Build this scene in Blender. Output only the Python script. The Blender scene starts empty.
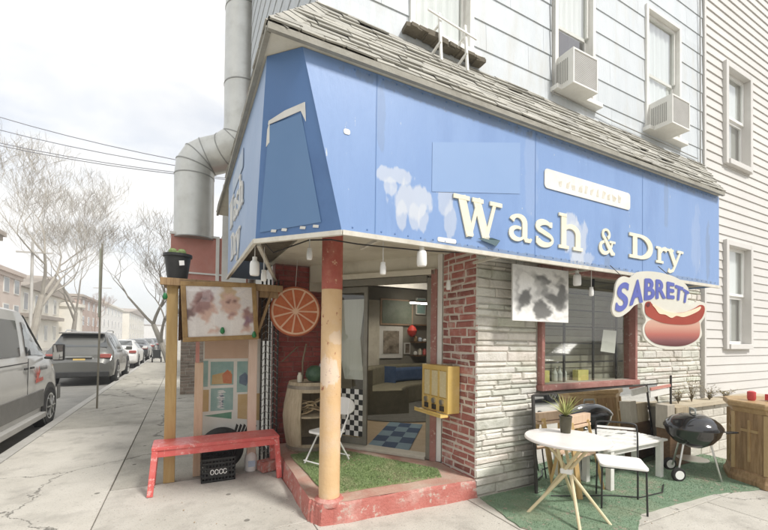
import bpy, math, random
from mathutils import Vector, Matrix
random.seed(7)
R = math.radians
sc = bpy.context.scene
col = sc.collection
V = Vector

# ------------------------------------------------------------------ helpers
class MB:
    def __init__(s): s.v = []; s.f = []
    def add(s, vs, fs):
        n = len(s.v); s.v += [tuple(v) for v in vs]; s.f += [tuple(i + n for i in f) for f in fs]; return s
    def quad(s, *p): return s.add(p, [tuple(range(len(p)))])
    def box(s, c, sz, rz=0, rx=0, ry=0):
        m = Matrix.Rotation(rz, 3, 'Z') @ Matrix.Rotation(rx, 3, 'X') @ Matrix.Rotation(ry, 3, 'Y')
        P = [V(c) + m @ V((x * sz[0] / 2, y * sz[1] / 2, z * sz[2] / 2)) for x in (-1, 1) for y in (-1, 1) for z in (-1, 1)]
        return s.add(P, [(0, 1, 3, 2), (4, 6, 7, 5), (0, 4, 5, 1), (2, 3, 7, 6), (0, 2, 6, 4), (1, 5, 7, 3)])
    def bb(s, x0, x1, y0, y1, z0, z1):
        return s.box(((x0 + x1) / 2, (y0 + y1) / 2, (z0 + z1) / 2), (abs(x1 - x0), abs(y1 - y0), abs(z1 - z0)))
    def bar(s, a, b, w, h=None, up=(0, 0, 1)):
        a = V(a); b = V(b); h = h or w; d = (b - a).normalized(); u = V(up)
        if abs(d.dot(u)) > .98: u = V((1, 0, 0))
        r = d.cross(u).normalized(); u = r.cross(d)
        P = [p + r * i * w / 2 + u * j * h / 2 for p in (a, b) for i, j in ((-1, -1), (1, -1), (1, 1), (-1, 1))]
        return s.add(P, [(3, 2, 1, 0), (4, 5, 6, 7), (0, 1, 5, 4), (1, 2, 6, 5), (2, 3, 7, 6), (3, 0, 4, 7)])
    def tube(s, pts, r, n=8, caps=True):
        pts = [V(p) for p in pts]; N = len(pts)
        rs = r if isinstance(r, (list, tuple)) else [r] * N
        vs = []; pu = None
        for i, p in enumerate(pts):
            d = (pts[min(i + 1, N - 1)] - pts[max(i - 1, 0)]).normalized()
            if pu is None:
                pu = V((0, 0, 1)) if abs(d.z) < .9 else V((1, 0, 0))
            rr = d.cross(pu).normalized(); pu = rr.cross(d).normalized()
            for k in range(n):
                a = 2 * math.pi * k / n
                vs.append(p + (rr * math.cos(a) + pu * math.sin(a)) * rs[i])
        fs = [(i * n + k, i * n + (k + 1) % n, (i + 1) * n + (k + 1) % n, (i + 1) * n + k) for i in range(N - 1) for k in range(n)]
        if caps: fs += [tuple(range(n))[::-1], tuple((N - 1) * n + k for k in range(n))]
        return s.add(vs, fs)
    def lathe(s, prof, c=(0, 0, 0), n=24, axis='z', rot=0, sx=1, sy=1):
        vs = []; c = V(c)
        for r, z in prof:
            for k in range(n):
                a = 2 * math.pi * k / n + rot
                p = (r * math.cos(a) * sx, r * math.sin(a) * sy, z)
                if axis == 'x': p = (p[2], p[0], p[1])
                if axis == 'y': p = (p[0], p[2], p[1])
                vs.append(c + V(p))
        m = len(prof)
        fs = [(i * n + k, i * n + (k + 1) % n, (i + 1) * n + (k + 1) % n, (i + 1) * n + k) for i in range(m - 1) for k in range(n)]
        fs += [tuple(range(n))[::-1], tuple((m - 1) * n + k for k in range(n))]
        return s.add(vs, fs)
    def prism(s, pts, o, u, v, t):
        """2D outline pts on plane o,u,v with thickness t along u x v (towards -)"""
        o = V(o); u = V(u); v = V(v); n = u.cross(v).normalized(); k = len(pts)
        A = [o + u * p[0] + v * p[1] for p in pts]; B = [a - n * t for a in A]
        s.add(A + B, [tuple(range(k)), tuple(range(k, 2 * k))[::-1]] + [(i, i + k, (i + 1) % k + k, (i + 1) % k) for i in range(k)])
        return s
    def build(s, name, m, parent=None, smooth=False, bevel=0, W=True, solid=0):
        me = bpy.data.meshes.new(name)
        vs = s.v
        if parent is not None and W:
            inv = wm(parent).inverted(); vs = [inv @ V(p) for p in vs]
        me.from_pydata([tuple(p) for p in vs], [], s.f); me.update()
        if m is not None: me.materials.append(m)
        if smooth:
            me.polygons.foreach_set('use_smooth', [True] * len(me.polygons))
            try: me.set_sharp_from_angle(angle=R(40))
            except Exception: pass
        o = bpy.data.objects.new(name, me); col.objects.link(o)
        if parent is not None: o.parent = parent
        if bevel:
            b = o.modifiers.new('bevel', 'BEVEL'); b.width = bevel; b.segments = 2; b.limit_method = 'ANGLE'
        return o
def wm(o):
    m = Matrix.Translation(o.location) @ o.rotation_euler.to_matrix().to_4x4()
    return wm(o.parent) @ m if o.parent else m
def tag(o, label, cat, group=None):
    o['label'] = label; o['category'] = cat
    if group: o['group'] = group
    return o
def thing(name, label, cat, loc=(0, 0, 0), rz=0, group=None):
    o = bpy.data.objects.new(name, None); col.objects.link(o); o.location = loc; o.rotation_euler = (0, 0, rz); o.empty_display_size = .2
    return tag(o, label, cat, group)
def lab(o, s): o['label'] = s; return o
def struct(o): o['kind'] = 'structure'; return o
def kids(o): return [c for c in bpy.data.objects if c.parent == o]
def dup(o, loc=None, rz=None, label=None, parent=None):
    c = o.copy(); col.objects.link(c)
    if parent is not None: c.parent = parent
    if loc is not None: c.location = loc
    if rz is not None: c.rotation_euler = (0, 0, rz)
    if label: c['label'] = label
    for k in kids(o): dup(k, parent=c)
    return c

# ------------------------------------------------------------------ materials
MC = {}
def mat(name, c1, c2=None, scale=4, rough=.7, bump=0, bscale=None, metal=0, island=0, spots=None, sscale=1.2, samt=.5, spec=.4, stretch=(1, 1, 1), detail=6, contrast=.5, trans=0, coat=0, tints=None, gum=0, chips=None, chs=22, cht=.62):
    if name in MC: return MC[name]
    m = bpy.data.materials.new(name); m.use_nodes = True; nt = m.node_tree; N = nt.nodes; L = nt.links
    b = N['Principled BSDF']; b.inputs['Roughness'].default_value = rough; b.inputs['Metallic'].default_value = metal
    b.inputs['Specular IOR Level'].default_value = spec
    if coat: b.inputs['Coat Weight'].default_value = coat; b.inputs['Coat Roughness'].default_value = .06
    if trans: b.inputs['Transmission Weight'].default_value = trans
    tc = N.new('ShaderNodeTexCoord'); mp = N.new('ShaderNodeMapping'); mp.inputs['Scale'].default_value = stretch
    geo = N.new('ShaderNodeNewGeometry')
    L.new(tc.outputs['Object'], mp.inputs[0]); vec = mp.outputs[0]
    def noise(sc_, det=detail):
        n = N.new('ShaderNodeTexNoise'); n.inputs['Scale'].default_value = sc_; n.inputs['Detail'].default_value = det; n.inputs['Roughness'].default_value = .65
        L.new(vec, n.inputs['Vector']); return n
    def mix(fac, a, bb):
        x = N.new('ShaderNodeMix'); x.data_type = 'RGBA'
        for s_, v_ in ((x.inputs['Factor'], fac), (x.inputs['A'], a), (x.inputs['B'], bb)):
            if hasattr(v_, 'links') or hasattr(v_, 'is_linked'): L.new(v_, s_)
            else: s_.default_value = v_ if isinstance(v_, (int, float)) else (*v_, 1)
        return x.outputs['Result']
    def ramp(src, lo, hi):
        r = N.new('ShaderNodeMapRange'); r.inputs['From Min'].default_value = lo; r.inputs['From Max'].default_value = hi
        L.new(src, r.inputs['Value']); return r.outputs['Result']
    if c2 is None: c2 = tuple(min(1, x * 1.25 + .005) for x in c1); 
    n = noise(scale); f = ramp(n.outputs['Fac'], .5 - contrast * .5, .5 + contrast * .5)
    c = mix(f, c1, c2)
    if island:
        hs = N.new('ShaderNodeHueSaturation'); r = N.new('ShaderNodeMapRange'); L.new(geo.outputs['Random Per Island'], r.inputs['Value'])
        r.inputs['To Min'].default_value = 1 - island; r.inputs['To Max'].default_value = 1 + island
        L.new(r.outputs['Result'], hs.inputs['Value']); L.new(c, hs.inputs['Color']); c = hs.outputs['Color']
    if spots:
        n2 = noise(sscale, 8); f2 = ramp(n2.outputs['Fac'], .5, .72)
        mm = N.new('ShaderNodeMath'); mm.operation = 'MULTIPLY'; mm.inputs[1].default_value = samt; L.new(f2, mm.inputs[0])
        c = mix(mm.outputs[0], c, spots)
    if tints:
        fr = N.new('ShaderNodeMath'); fr.operation = 'MULTIPLY'; fr.inputs[1].default_value = 37.7; L.new(geo.outputs['Random Per Island'], fr.inputs[0]); f2_ = N.new('ShaderNodeMath'); f2_.operation = 'FRACT'; L.new(fr.outputs[0], f2_.inputs[0])
        cr = N.new('ShaderNodeValToRGB'); L.new(f2_.outputs[0], cr.inputs[0]); e = cr.color_ramp.elements; e[0].color = (*tints[0], 1); e[1].color = (*tints[-1], 1)
        for i, t in enumerate(tints[1:-1]): q = e.new((i + 1) / (len(tints) - 1)); q.color = (*t, 1)
        mu = N.new('ShaderNodeMix'); mu.data_type = 'RGBA'; mu.blend_type = 'MULTIPLY'; mu.inputs['Factor'].default_value = 1; L.new(c, mu.inputs['A']); L.new(cr.outputs[0], mu.inputs['B']); c = mu.outputs['Result']
    if chips:
        nc_ = noise(chs, 4); nb_ = noise(chs * .12, 2); ms = N.new('ShaderNodeMath'); ms.operation = 'MULTIPLY_ADD'; ms.inputs[1].default_value = .35; L.new(nb_.outputs['Fac'], ms.inputs[0]); L.new(nc_.outputs['Fac'], ms.inputs[2]); c = mix(ramp(ms.outputs[0], cht + .175, cht + .19), c, chips)
    if gum:
        vo = N.new('ShaderNodeTexVoronoi'); vo.inputs['Scale'].default_value = 2.6; L.new(vec, vo.inputs['Vector']); c = mix(ramp(vo.outputs['Distance'], .075, .055), c, tuple(x * .45 for x in c1))
        v2 = N.new('ShaderNodeTexVoronoi'); v2.inputs['Scale'].default_value = 7.3; L.new(vec, v2.inputs['Vector']); c = mix(ramp(v2.outputs['Distance'], .07, .05), c, tuple(x * .62 for x in c1))
        wn = noise(2.5); wa = N.new('ShaderNodeVectorMath'); wa.operation = 'MULTIPLY_ADD'; wa.inputs[1].default_value = (.5, .5, .5); L.new(wn.outputs['Color'], wa.inputs[0]); L.new(vec, wa.inputs[2])
        v3 = N.new('ShaderNodeTexVoronoi'); v3.feature = 'DISTANCE_TO_EDGE'; v3.inputs['Scale'].default_value = .27; L.new(wa.outputs[0], v3.inputs['Vector']); c = mix(ramp(v3.outputs['Distance'], .003 * gum, .0008), c, tuple(x * .4 for x in c1))
        n9 = noise(70, 2); c = mix(ramp(n9.outputs['Fac'], .60, .72), c, tuple(x * .6 for x in c1))
    L.new(c, b.inputs['Base Color'])
    if bump:
        n3 = noise(bscale or scale * 6); bp = N.new('ShaderNodeBump'); bp.inputs['Strength'].default_value = bump; bp.inputs['Distance'].default_value = .02
        L.new(n3.outputs['Fac'], bp.inputs['Height']); L.new(bp.outputs[0], b.inputs['Normal'])
    if rough > .15 and not metal:
        rr = ramp(noise(scale * 2.3).outputs['Fac'], .2, .8); q = N.new('ShaderNodeMapRange'); L.new(rr, q.inputs['Value'])
        q.inputs['To Min'].default_value = max(0, rough - .1); q.inputs['To Max'].default_value = min(1, rough + .1); L.new(q.outputs[0], b.inputs['Roughness'])
    MC[name] = m; return m
def glassmat(name, tint=(.8, .85, .85), refl=1.0, rough=.01, ior=1.5):
    m = bpy.data.materials.new(name); m.use_nodes = True; nt = m.node_tree; N = nt.nodes; L = nt.links; N.remove(N['Principled BSDF'])
    t = N.new('ShaderNodeBsdfTransparent'); t.inputs[0].default_value = (*tint, 1)
    g = N.new('ShaderNodeBsdfGlossy'); g.inputs['Roughness'].default_value = rough; g.inputs[0].default_value = (refl,) * 3 + (1,)
    lw = N.new('ShaderNodeLayerWeight'); lw.inputs['Blend'].default_value = .5; pw = N.new('ShaderNodeMath'); pw.operation = 'POWER'; pw.inputs[1].default_value = 4; L.new(lw.outputs['Facing'], pw.inputs[0])
    f0 = ((ior - 1) / (ior + 1)) ** 2 * 2; f = N.new('ShaderNodeMath'); f.operation = 'MULTIPLY_ADD'; f.inputs[1].default_value = 1 - f0; f.inputs[2].default_value = f0; L.new(pw.outputs[0], f.inputs[0]); x = N.new('ShaderNodeMixShader')
    L.new(f.outputs[0], x.inputs[0]); L.new(t.outputs[0], x.inputs[1]); L.new(g.outputs[0], x.inputs[2]); L.new(x.outputs[0], N['Material Output'].inputs[0])
    return m
def emit(name, c, s):
    m = bpy.data.materials.new(name); m.use_nodes = True; b = m.node_tree.nodes['Principled BSDF']
    b.inputs['Emission Color'].default_value = (*c, 1); b.inputs['Emission Strength'].default_value = s; return m

concrete = mat('concrete_light', (.43, .405, .35), (.56, .53, .47), 2.2, .85, .35, 60, island=.05, spots=(.29, .27, .235), sscale=2.6, samt=.75, contrast=.6, gum=1)
concrete_old = mat('concrete_old', (.34, .32, .27), (.48, .455, .395), 3.0, .9, .5, 55, spots=(.20, .19, .165), sscale=1.6, samt=.65, contrast=.5, gum=2)
gapdark = mat('joint_dirt', (.11, .10, .085), (.19, .175, .15), 9, .95)
asphalt = mat('asphalt', (.20, .195, .175), (.29, .28, .255), 3, .9, .5, 90, spots=(.33, .32, .29), sscale=.7, samt=.5)
earth = mat('earth', (.2, .19, .16), (.28, .26, .22), .3, .95)
curbm = mat('kerb_stone', (.36, .345, .31), (.46, .445, .41), 5, .85, .4, 60)
blue = mat('awning_blue', (.18, .29, .525), (.23, .345, .58), 1.0, .42, .25, 2.2, spots=(.15, .245, .46), sscale=1.3, samt=.6, contrast=.7, stretch=(1.8, 1, .5), chips=(.50, .54, .56), chs=16, cht=.70)
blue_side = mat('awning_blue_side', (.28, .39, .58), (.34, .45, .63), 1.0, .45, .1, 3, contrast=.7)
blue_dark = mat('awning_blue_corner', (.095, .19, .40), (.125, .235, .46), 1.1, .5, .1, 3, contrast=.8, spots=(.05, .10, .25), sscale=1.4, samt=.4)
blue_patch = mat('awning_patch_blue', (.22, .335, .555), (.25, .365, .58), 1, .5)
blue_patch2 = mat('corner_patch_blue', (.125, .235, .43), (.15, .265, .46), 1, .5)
trimw = mat('awning_trim', (.55, .52, .44), (.68, .65, .57), 8, .6, spots=(.3, .25, .18), sscale=6, samt=.4)
letterm = mat('letter_cream', (.74, .69, .52), (.86, .81, .65), 3, .5, spots=(.55, .48, .33), sscale=9, samt=.35)
whitepaint = mat('white_paint', (.68, .67, .62), (.80, .79, .75), 3, .55, .1, 30, spots=(.5, .47, .4), sscale=4, samt=.35)
sidingm = mat('shingle_siding_white', (.52, .555, .575), (.605, .635, .65), 1.5, .6, .25, 12, island=.035, spots=(.50, .49, .44), sscale=1.7, samt=.55, stretch=(3, 3, .7))
vinyl = mat('vinyl_siding', (.58, .56, .525), (.66, .64, .605), .8, .5, .06, 20, island=.02, spots=(.52, .5, .44), sscale=1.1, samt=.25)
seam = mat('siding_seam', (.26, .255, .235), (.36, .35, .32), 8, .9)
stone = mat('stone_veneer', (.58, .56, .50), (.80, .78, .72), 7, .85, .8, 28, island=.10, spots=(.36, .35, .27), sscale=5, samt=.65, contrast=.7, tints=[(.88, .92, .85), (1, 1, .99), (.98, .95, .92), (1, 1, .99), (.84, .87, .83), (.98, .97, .95), (1, .94, .92), (.92, .92, .92)])
mortar = mat('mortar_grey', (.36, .335, .28), (.50, .475, .41), 12, .95, .5, 60)
mortarw = mat('mortar_white', (.66, .60, .52), (.78, .73, .66), 12, .95, .8, 40, spots=(.48, .3, .25), sscale=11, samt=.3)
brickr = mat('brick_red', (.33, .11, .09), (.46, .20, .165), 10, .8, .7, 45, island=.3, spots=(.70, .60, .53), sscale=6, samt=.85)
brickd = mat('brick_painted_red', (.27, .055, .045), (.37, .10, .085), 8, .65, .5, 40, island=.18, spots=(.35, .22, .19), sscale=5, samt=.35)
mortard = mat('mortar_painted', (.17, .06, .05), (.34, .22, .19), 9, .9, .5, 40)
shingle = mat('roof_shingle', (.40, .385, .335), (.55, .535, .48), 6, .9, .8, 45, island=.16, spots=(.34, .31, .23), sscale=3, samt=.6, stretch=(1, 3, 3))
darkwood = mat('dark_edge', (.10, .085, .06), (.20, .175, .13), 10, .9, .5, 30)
fasciam = mat('fascia_weathered', (.26, .245, .205), (.40, .385, .33), 5, .85, .4, 30, spots=(.14, .125, .10), sscale=4, samt=.5)
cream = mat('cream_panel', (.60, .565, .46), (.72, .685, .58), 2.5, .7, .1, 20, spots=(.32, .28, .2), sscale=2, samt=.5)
galv = mat('galvanised_steel', (.58, .58, .54), (.72, .72, .68), 2.2, .42, .06, 10, metal=.55, spots=(.4, .38, .33), sscale=3, samt=.4)
galvseam = mat('duct_seam', (.3, .3, .28), (.4, .4, .38), 8, .5, metal=.5)
redboard = mat('red_board', (.46, .19, .15), (.56, .27, .22), 3, .7, spots=(.5, .35, .3), sscale=5, samt=.3)
redpaint = mat('red_paint', (.56, .085, .08), (.66, .15, .13), 4, .38, .1, 30, spots=(.74, .38, .36), sscale=5, samt=.55, chips=(.70, .34, .31), chs=26, cht=.61)
platred = mat('step_red_paint', (.42, .125, .10), (.52, .20, .165), 5, .7, .6, 40, spots=(.64, .46, .40), sscale=4, samt=.75, chips=(.52, .38, .32), chs=16, cht=.59)
plattop = mat('step_top', (.38, .17, .13), (.5, .36, .28), 4, .85, .5, 40, spots=(.46, .41, .33), sscale=2.5, samt=.8)
turf = mat('turf_green', (.20, .28, .10), (.30, .385, .18), 12, .95, .8, 120, spots=(.40, .38, .22), sscale=3, samt=.7, chips=(.44, .36, .24), chs=20, cht=.62)
turf2 = mat('turf_carpet', (.19, .29, .18), (.27, .375, .255), 7, .95, .8, 160, spots=(.36, .37, .25), sscale=2.5, samt=.7, chips=(.40, .36, .28), chs=18, cht=.62)
pilred = mat('pillar_red', (.38, .085, .06), (.48, .14, .10), 5, .6, .3, 30, spots=(.6, .3, .2), sscale=6, samt=.5, chips=(.60, .34, .22), chs=18, cht=.64)
pilyel = mat('pillar_ochre', (.62, .40, .20), (.72, .51, .29), 4, .6, .25, 35, spots=(.66, .52, .40), sscale=3.5, samt=.6, chips=(.40, .16, .09), chs=20, cht=.66)
woody = mat('wood_yellow', (.42, .27, .10), (.58, .41, .19), 6, .65, .2, 25, stretch=(6, 6, .8), spots=(.3, .2, .08), sscale=1.5, samt=.4)
woodp = mat('wood_pinkish', (.52, .36, .24), (.66, .49, .35), 6, .65, .15, 25, stretch=(6, 6, .8))
woodb = mat('wood_brown', (.22, .13, .055), (.46, .31, .165), 5, .6, .3, 25, stretch=(7, 7, .7), spots=(.08, .045, .02), sscale=1.6, samt=.6)
wooddk = mat('wood_dark', (.11, .06, .03), (.20, .12, .06), 5, .6, .3, 25, stretch=(1, 7, 7))
woodgrey = mat('wood_barrel', (.36, .29, .19), (.52, .44, .31), 6, .8, .4, 30, stretch=(7, 7, .8), spots=(.18, .13, .07), sscale=2, samt=.5, island=.1)
iron = mat('dark_iron', (.04, .038, .035), (.075, .07, .065), 9, .6, metal=.3)
black = mat('black_plastic', (.018, .018, .018), (.035, .035, .033), 8, .45)
blackgl = mat('black_enamel', (.012, .012, .013), (.02, .02, .02), 4, .12, coat=.6, spec=.6)
rubber = mat('tyre_rubber', (.022, .021, .02), (.04, .038, .036), 12, .85, .3, 40)
chrome = mat('bright_metal', (.6, .6, .58), (.7, .7, .68), 5, .28, metal=.9)
whitepl = mat('white_plastic', (.78, .77, .73), (.86, .85, .82), 5, .45)
yelpl = mat('yellow_metal', (.60, .41, .11), (.72, .52, .19), 4, .45, .05, 20, spots=(.75, .6, .35), sscale=6, samt=.4)
doorfr = mat('aluminium_frame', (.20, .19, .155), (.29, .275, .23), 6, .45, metal=.4)
redtrim = mat('red_brown_trim', (.27, .11, .09), (.38, .19, .16), 6, .6, .2, 30, spots=(.45, .3, .25), sscale=9, samt=.4, chips=(.48, .36, .30), chs=24, cht=.63)
glass = glassmat('clear_glass'); glassd = glassmat('dark_glass', (.82, .84, .8)); carglass = glassmat('car_glass', (.20, .22, .21), ior=1.7); glassup = glassmat('upper_window_glass', (.9, .93, .93), ior=1.9)
mirrorm = mat('mirror_silver', (.78, .79, .78), (.82, .83, .82), 2, .02, metal=1)
inwall = mat('room_wall', (.24, .225, .18), (.34, .32, .26), 1.5, .85)
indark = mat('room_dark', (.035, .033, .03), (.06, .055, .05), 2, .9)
curtain = mat('curtain_white', (.74, .74, .70), (.84, .84, .81), 5, .9, .3, 12, stretch=(6, 6, .4))

def worn(m, blobs, c, ns=9, amp=.9):
    nt = m.node_tree; N = nt.nodes; L = nt.links; b = N['Principled BSDF']; g = N.new('ShaderNodeNewGeometry'); cur = b.inputs['Base Color'].links[0].from_socket
    n = N.new('ShaderNodeTexNoise'); n.inputs['Scale'].default_value = ns; n.inputs['Detail'].default_value = 7; mpz = N.new('ShaderNodeMapping'); mpz.inputs['Scale'].default_value = (1.6, 1, .55); L.new(g.outputs['Position'], mpz.inputs[0]); L.new(mpz.outputs[0], n.inputs['Vector'])
    for x, z, rx, rz, a in blobs:
        s1 = N.new('ShaderNodeVectorMath'); s1.operation = 'SUBTRACT'; s1.inputs[1].default_value = (x, 0, z); L.new(g.outputs['Position'], s1.inputs[0])
        s2 = N.new('ShaderNodeVectorMath'); s2.operation = 'MULTIPLY'; s2.inputs[1].default_value = (1 / rx, 0, 1 / rz); L.new(s1.outputs[0], s2.inputs[0])
        ln = N.new('ShaderNodeVectorMath'); ln.operation = 'LENGTH'; L.new(s2.outputs[0], ln.inputs[0])
        ad = N.new('ShaderNodeMath'); ad.operation = 'MULTIPLY_ADD'; ad.inputs[1].default_value = amp * 2; L.new(n.outputs['Fac'], ad.inputs[0]); L.new(ln.outputs['Value'], ad.inputs[2])
        mr = N.new('ShaderNodeMapRange'); mr.inputs['From Min'].default_value = amp + .85; mr.inputs['From Max'].default_value = amp + 1.08; mr.inputs['To Min'].default_value = a; mr.inputs['To Max'].default_value = 0; L.new(ad.outputs[0], mr.inputs[0])
        x_ = N.new('ShaderNodeMix'); x_.data_type = 'RGBA'; L.new(mr.outputs[0], x_.inputs['Factor']); L.new(cur, x_.inputs['A']); x_.inputs['B'].default_value = (*c, 1); cur = x_.outputs['Result']
    L.new(cur, b.inputs['Base Color'])
worn(blue, [(1.42, 2.86, .19, .06, .55), (1.60, 2.70, .21, .13, .62), (1.50, 2.56, .05, .11, .5), (1.60, 2.57, .05, .10, .5), (1.70, 2.57, .05, .11, .5), (1.40, 2.77, .06, .08, .5), (1.90, 2.75, .08, .12, .45), (1.97, 2.58, .07, .14, .45), (3.55, 2.62, .18, .24, .55), (3.48, 2.82, .10, .10, .6), (3.66, 2.46, .2, .08, .4), (5.9, 2.9, .12, .5, .12), (2.9, 3.2, .1, .4, .10)], (.60, .62, .64))
worn(blue, [(2.0, 3.55, .9, .05, .35), (4.5, 3.56, 1.6, .04, .35), (3.2, 2.39, 1.5, .03, .4), (5.6, 2.40, .8, .03, .4), (5.2, 3.3, .05, .35, .25), (6.2, 2.8, .06, .4, .3), (1.3, 3.3, .04, .3, .2), (4.05, 2.45, .05, .12, .3)], (.17, .19, .20), 13)
worn(pilyel, [(1.12, 1.3, .10, .12, .5), (1.2, 1.6, .08, .06, .35)], (.80, .70, .62), 14)
# ------------------------------------------------------------------ surface builders
def intervals(x0, x1, cuts):
    out = [(x0, x1)]
    for a, b in cuts:
        nx = []
        for p, q in out:
            if b <= p or a >= q: nx.append((p, q)); continue
            if a > p: nx.append((p, a))
            if b < q: nx.append((b, q))
        out = nx
    return out
def siding(mb, o, u, n, x0, x1, z0, z1, holes, course, proud=.010, joint=None, lipmb=None):
    """lapped courses on plane o + u*x + z up, outward normal n"""
    o = V(o); u = V(u); n = V(n); up = V((0, 0, 1)); k = 0; z = z0
    while z < z1 - 1e-4:
        zt = min(z + course, z1)
        zs = sorted({z, zt} | {h for H in holes for h in H[2:] if z < h < zt})
        js = []
        if joint: 
            xx = x0 + random.uniform(.1, joint)
            while xx < x1: js.append((xx - .0014, xx + .0014)); xx += joint * random.choice((1, 1, .5))
        for a, b in zip(zs[:-1], zs[1:]):
            cuts = [(H[0], H[1]) for H in holes if H[2] < b - 1e-5 and H[3] > a + 1e-5]
            da = proud * (1 - (a - z) / course) + .002; db = proud * (1 - (b - z) / course) + .002
            for p, q in intervals(x0, x1, cuts + js):
                if q - p < .01: continue
                A = o + u * p + up * a; B = o + u * q + up * a; C_ = o + u * q + up * b; D_ = o + u * p + up * b
                mb.add([A + n * da, B + n * da, C_ + n * db, D_ + n * db], [(0, 1, 2, 3)])
                if a == z: mb.add([A, B, B + n * da, A + n * da], [(0, 1, 2, 3)])
                mb.add([A, A + n * da, D_ + n * db, D_], [(0, 1, 2, 3)]); mb.add([B, C_, C_ + n * db, B + n * da], [(0, 1, 2, 3)])
        z = zt; k += 1
def masonry(mb, o, u, n, x0, x1, z0, z1, holes, hr, lr, gap, depth, jit=.006, skew=0):
    o = V(o); u = V(u); n = V(n); up = V((0, 0, 1)); z = z0; row = 0
    while z < z1 - .01:
        h = min(random.uniform(*hr), z1 - z); x = x0 - random.uniform(0, lr[0]); 
        while x < x1:
            l = random.uniform(*lr); a = max(x, x0); b = min(x + l, x1)
            if b - a > gap * 1.6:
                cuts = [(H[0], H[1]) for H in holes if H[2] < z + h and H[3] > z]
                for p, q in intervals(a, b, cuts):
                    if q - p < gap * 2: continue
                    d = depth * random.uniform(.35, 1); g = gap / 2
                    pts = [(p + g, z + g), (q - g, z + g), (q - g, z + h - g), (p + g, z + h - g)]
                    pts = [(X + random.uniform(-jit, jit) if x0 + .02 < X < x1 - .02 else X, Z + random.uniform(-jit, jit) + skew * random.uniform(-1, 1)) for X, Z in pts]
                    base = [o + u * X + up * Z for X, Z in pts]; cx = sum(X for X, Z in pts) / 4; cz = sum(Z for X, Z in pts) / 4
                    e = min(.012, (h - gap) * .25)
                    top = []
                    for X, Z in pts:
                        X2 = X + (e if X < cx else -e); Z2 = Z + (e if Z < cz else -e)
                        top.append(o + u * X2 + up * Z2 + n * (d + random.uniform(-.003, .003)))
                    mb.add(base + top, [(4, 5, 6, 7), (0, 1, 5, 4), (1, 2, 6, 5), (2, 3, 7, 6), (3, 0, 4, 7)])
            x += l
        z += h; row += 1
def wallholes(mb, o, u, n, x0, x1, z0, z1, holes, t=.12):
    """solid wall slab with rectangular holes, outer face at plane, thickness inward"""
    o = V(o); u = V(u); n = V(n); up = V((0, 0, 1))
    zs = sorted({z0, z1} | {h for H in holes for h in H[2:] if z0 < h < z1})
    for a, b in zip(zs[:-1], zs[1:]):
        for p, q in intervals(x0, x1, [(H[0], H[1]) for H in holes if H[2] < b - 1e-5 and H[3] > a + 1e-5]):
            P = [o + u * x + up * z - n * d for d in (0, t) for x, z in ((p, a), (q, a), (q, b), (p, b))]
            mb.add(P, [(0, 1, 2, 3), (7, 6, 5, 4), (0, 4, 5, 1), (1, 5, 6, 2), (2, 6, 7, 3), (3, 7, 4, 0)])

# ------------------------------------------------------------------ ground
struct(MB().quad((-400, -400, -.16), (400, -400, -.16), (400, 900, -.16), (-400, 900, -.16)).build('ground', earth))
mb = MB()
mb.bb(-12.5, -2.15, -60, 600, -.155, -.08)
mb.bb(-2.15, 60, -14, -3.2, -.155, -.08)
struct(mb.build('road', asphalt))
mb = MB()
y = -3.0
while y < 200: mb.bb(-2.15, -2.0, y + .01, y + 2.4, -.16, .004); y += 2.41
x = -1.98
while x < 40: mb.bb(x, x + 2.4, -3.2, -3.04, -.16, .004); x += 2.41
struct(mb.build('kerb', curbm, bevel=.012))
struct(MB().bb(-2.0, 1.4, 4.0, 210, -.15, -.03).bb(-2.0, 40, -3.04, 4.0, -.15, -.03).build('path_bed', gapdark))
mb = MB()
def slabs(xs, ys, g=.007, top=0.0):
    for a, b in zip(xs[:-1], xs[1:]):
        for c, d in zip(ys[:-1], ys[1:]):
            z = top + random.uniform(-.003, .003); mb.bb(a + g / 2, b - g / 2, c + g / 2, d - g / 2, -.05, z)
slabs([-1.99, -.655], [-3, -.9, 2.2, 8.28])
slabs([-.655, 1.15, 2.9, 4.7, 6.5, 8.3, 10.1, 14, 20, 30, 40], [-3, -1.2, .6, 2.0])
slabs([-.655, 1.02, 2.55], [2.0, 3.33]); slabs([-.655, 1.02], [3.33, 4.86])
slabs([2.55, 4.2, 6.2, 8.3, 10.1, 14, 20], [2.0, 3.2])
struct(mb.build('pavement', concrete, bevel=.006))
mb = MB()
mb.bb(-1.99, -.66, 8.29, 60, -.05, -.006); mb.bb(-.645, .99, 4.87, 9.4, -.05, -.004)
mb.bb(-.645, 1.4, 9.41, 60, -.05, -.002); mb.bb(-1.99, 1.4, 60.02, 205, -.05, -.004)
struct(mb.build('old_pavement', concrete_old))
mb = MB(); mb.bb(-16, -12.5, -60, 210, -.155, .0)
struct(mb.build('far_pavement', concrete))

rl = random.Random(77); mb = MB()
for i in range(150):
    x, y = (rl.uniform(-.6, 1.0), rl.uniform(1.6, 4.6)) if i % 3 else (rl.uniform(2.6, 6), rl.uniform(1.9, 2.95)); a = rl.uniform(0, 6); e = rl.uniform(.006, .018); d = V((math.cos(a), math.sin(a), .3)) * e; w_ = V((-math.sin(a), math.cos(a), .2)) * e * .5; p = V((x, y, .004 if i % 3 else .022)); mb.add([p, p + d * .5 + w_, p + d, p + d * .5 - w_], [(0, 1, 2, 3)])
lt = mb.build('leaf_litter', mat('litter', (.20, .14, .08), (.34, .27, .18), 20, .9, island=.4)); lt['kind'] = 'stuff'
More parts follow.
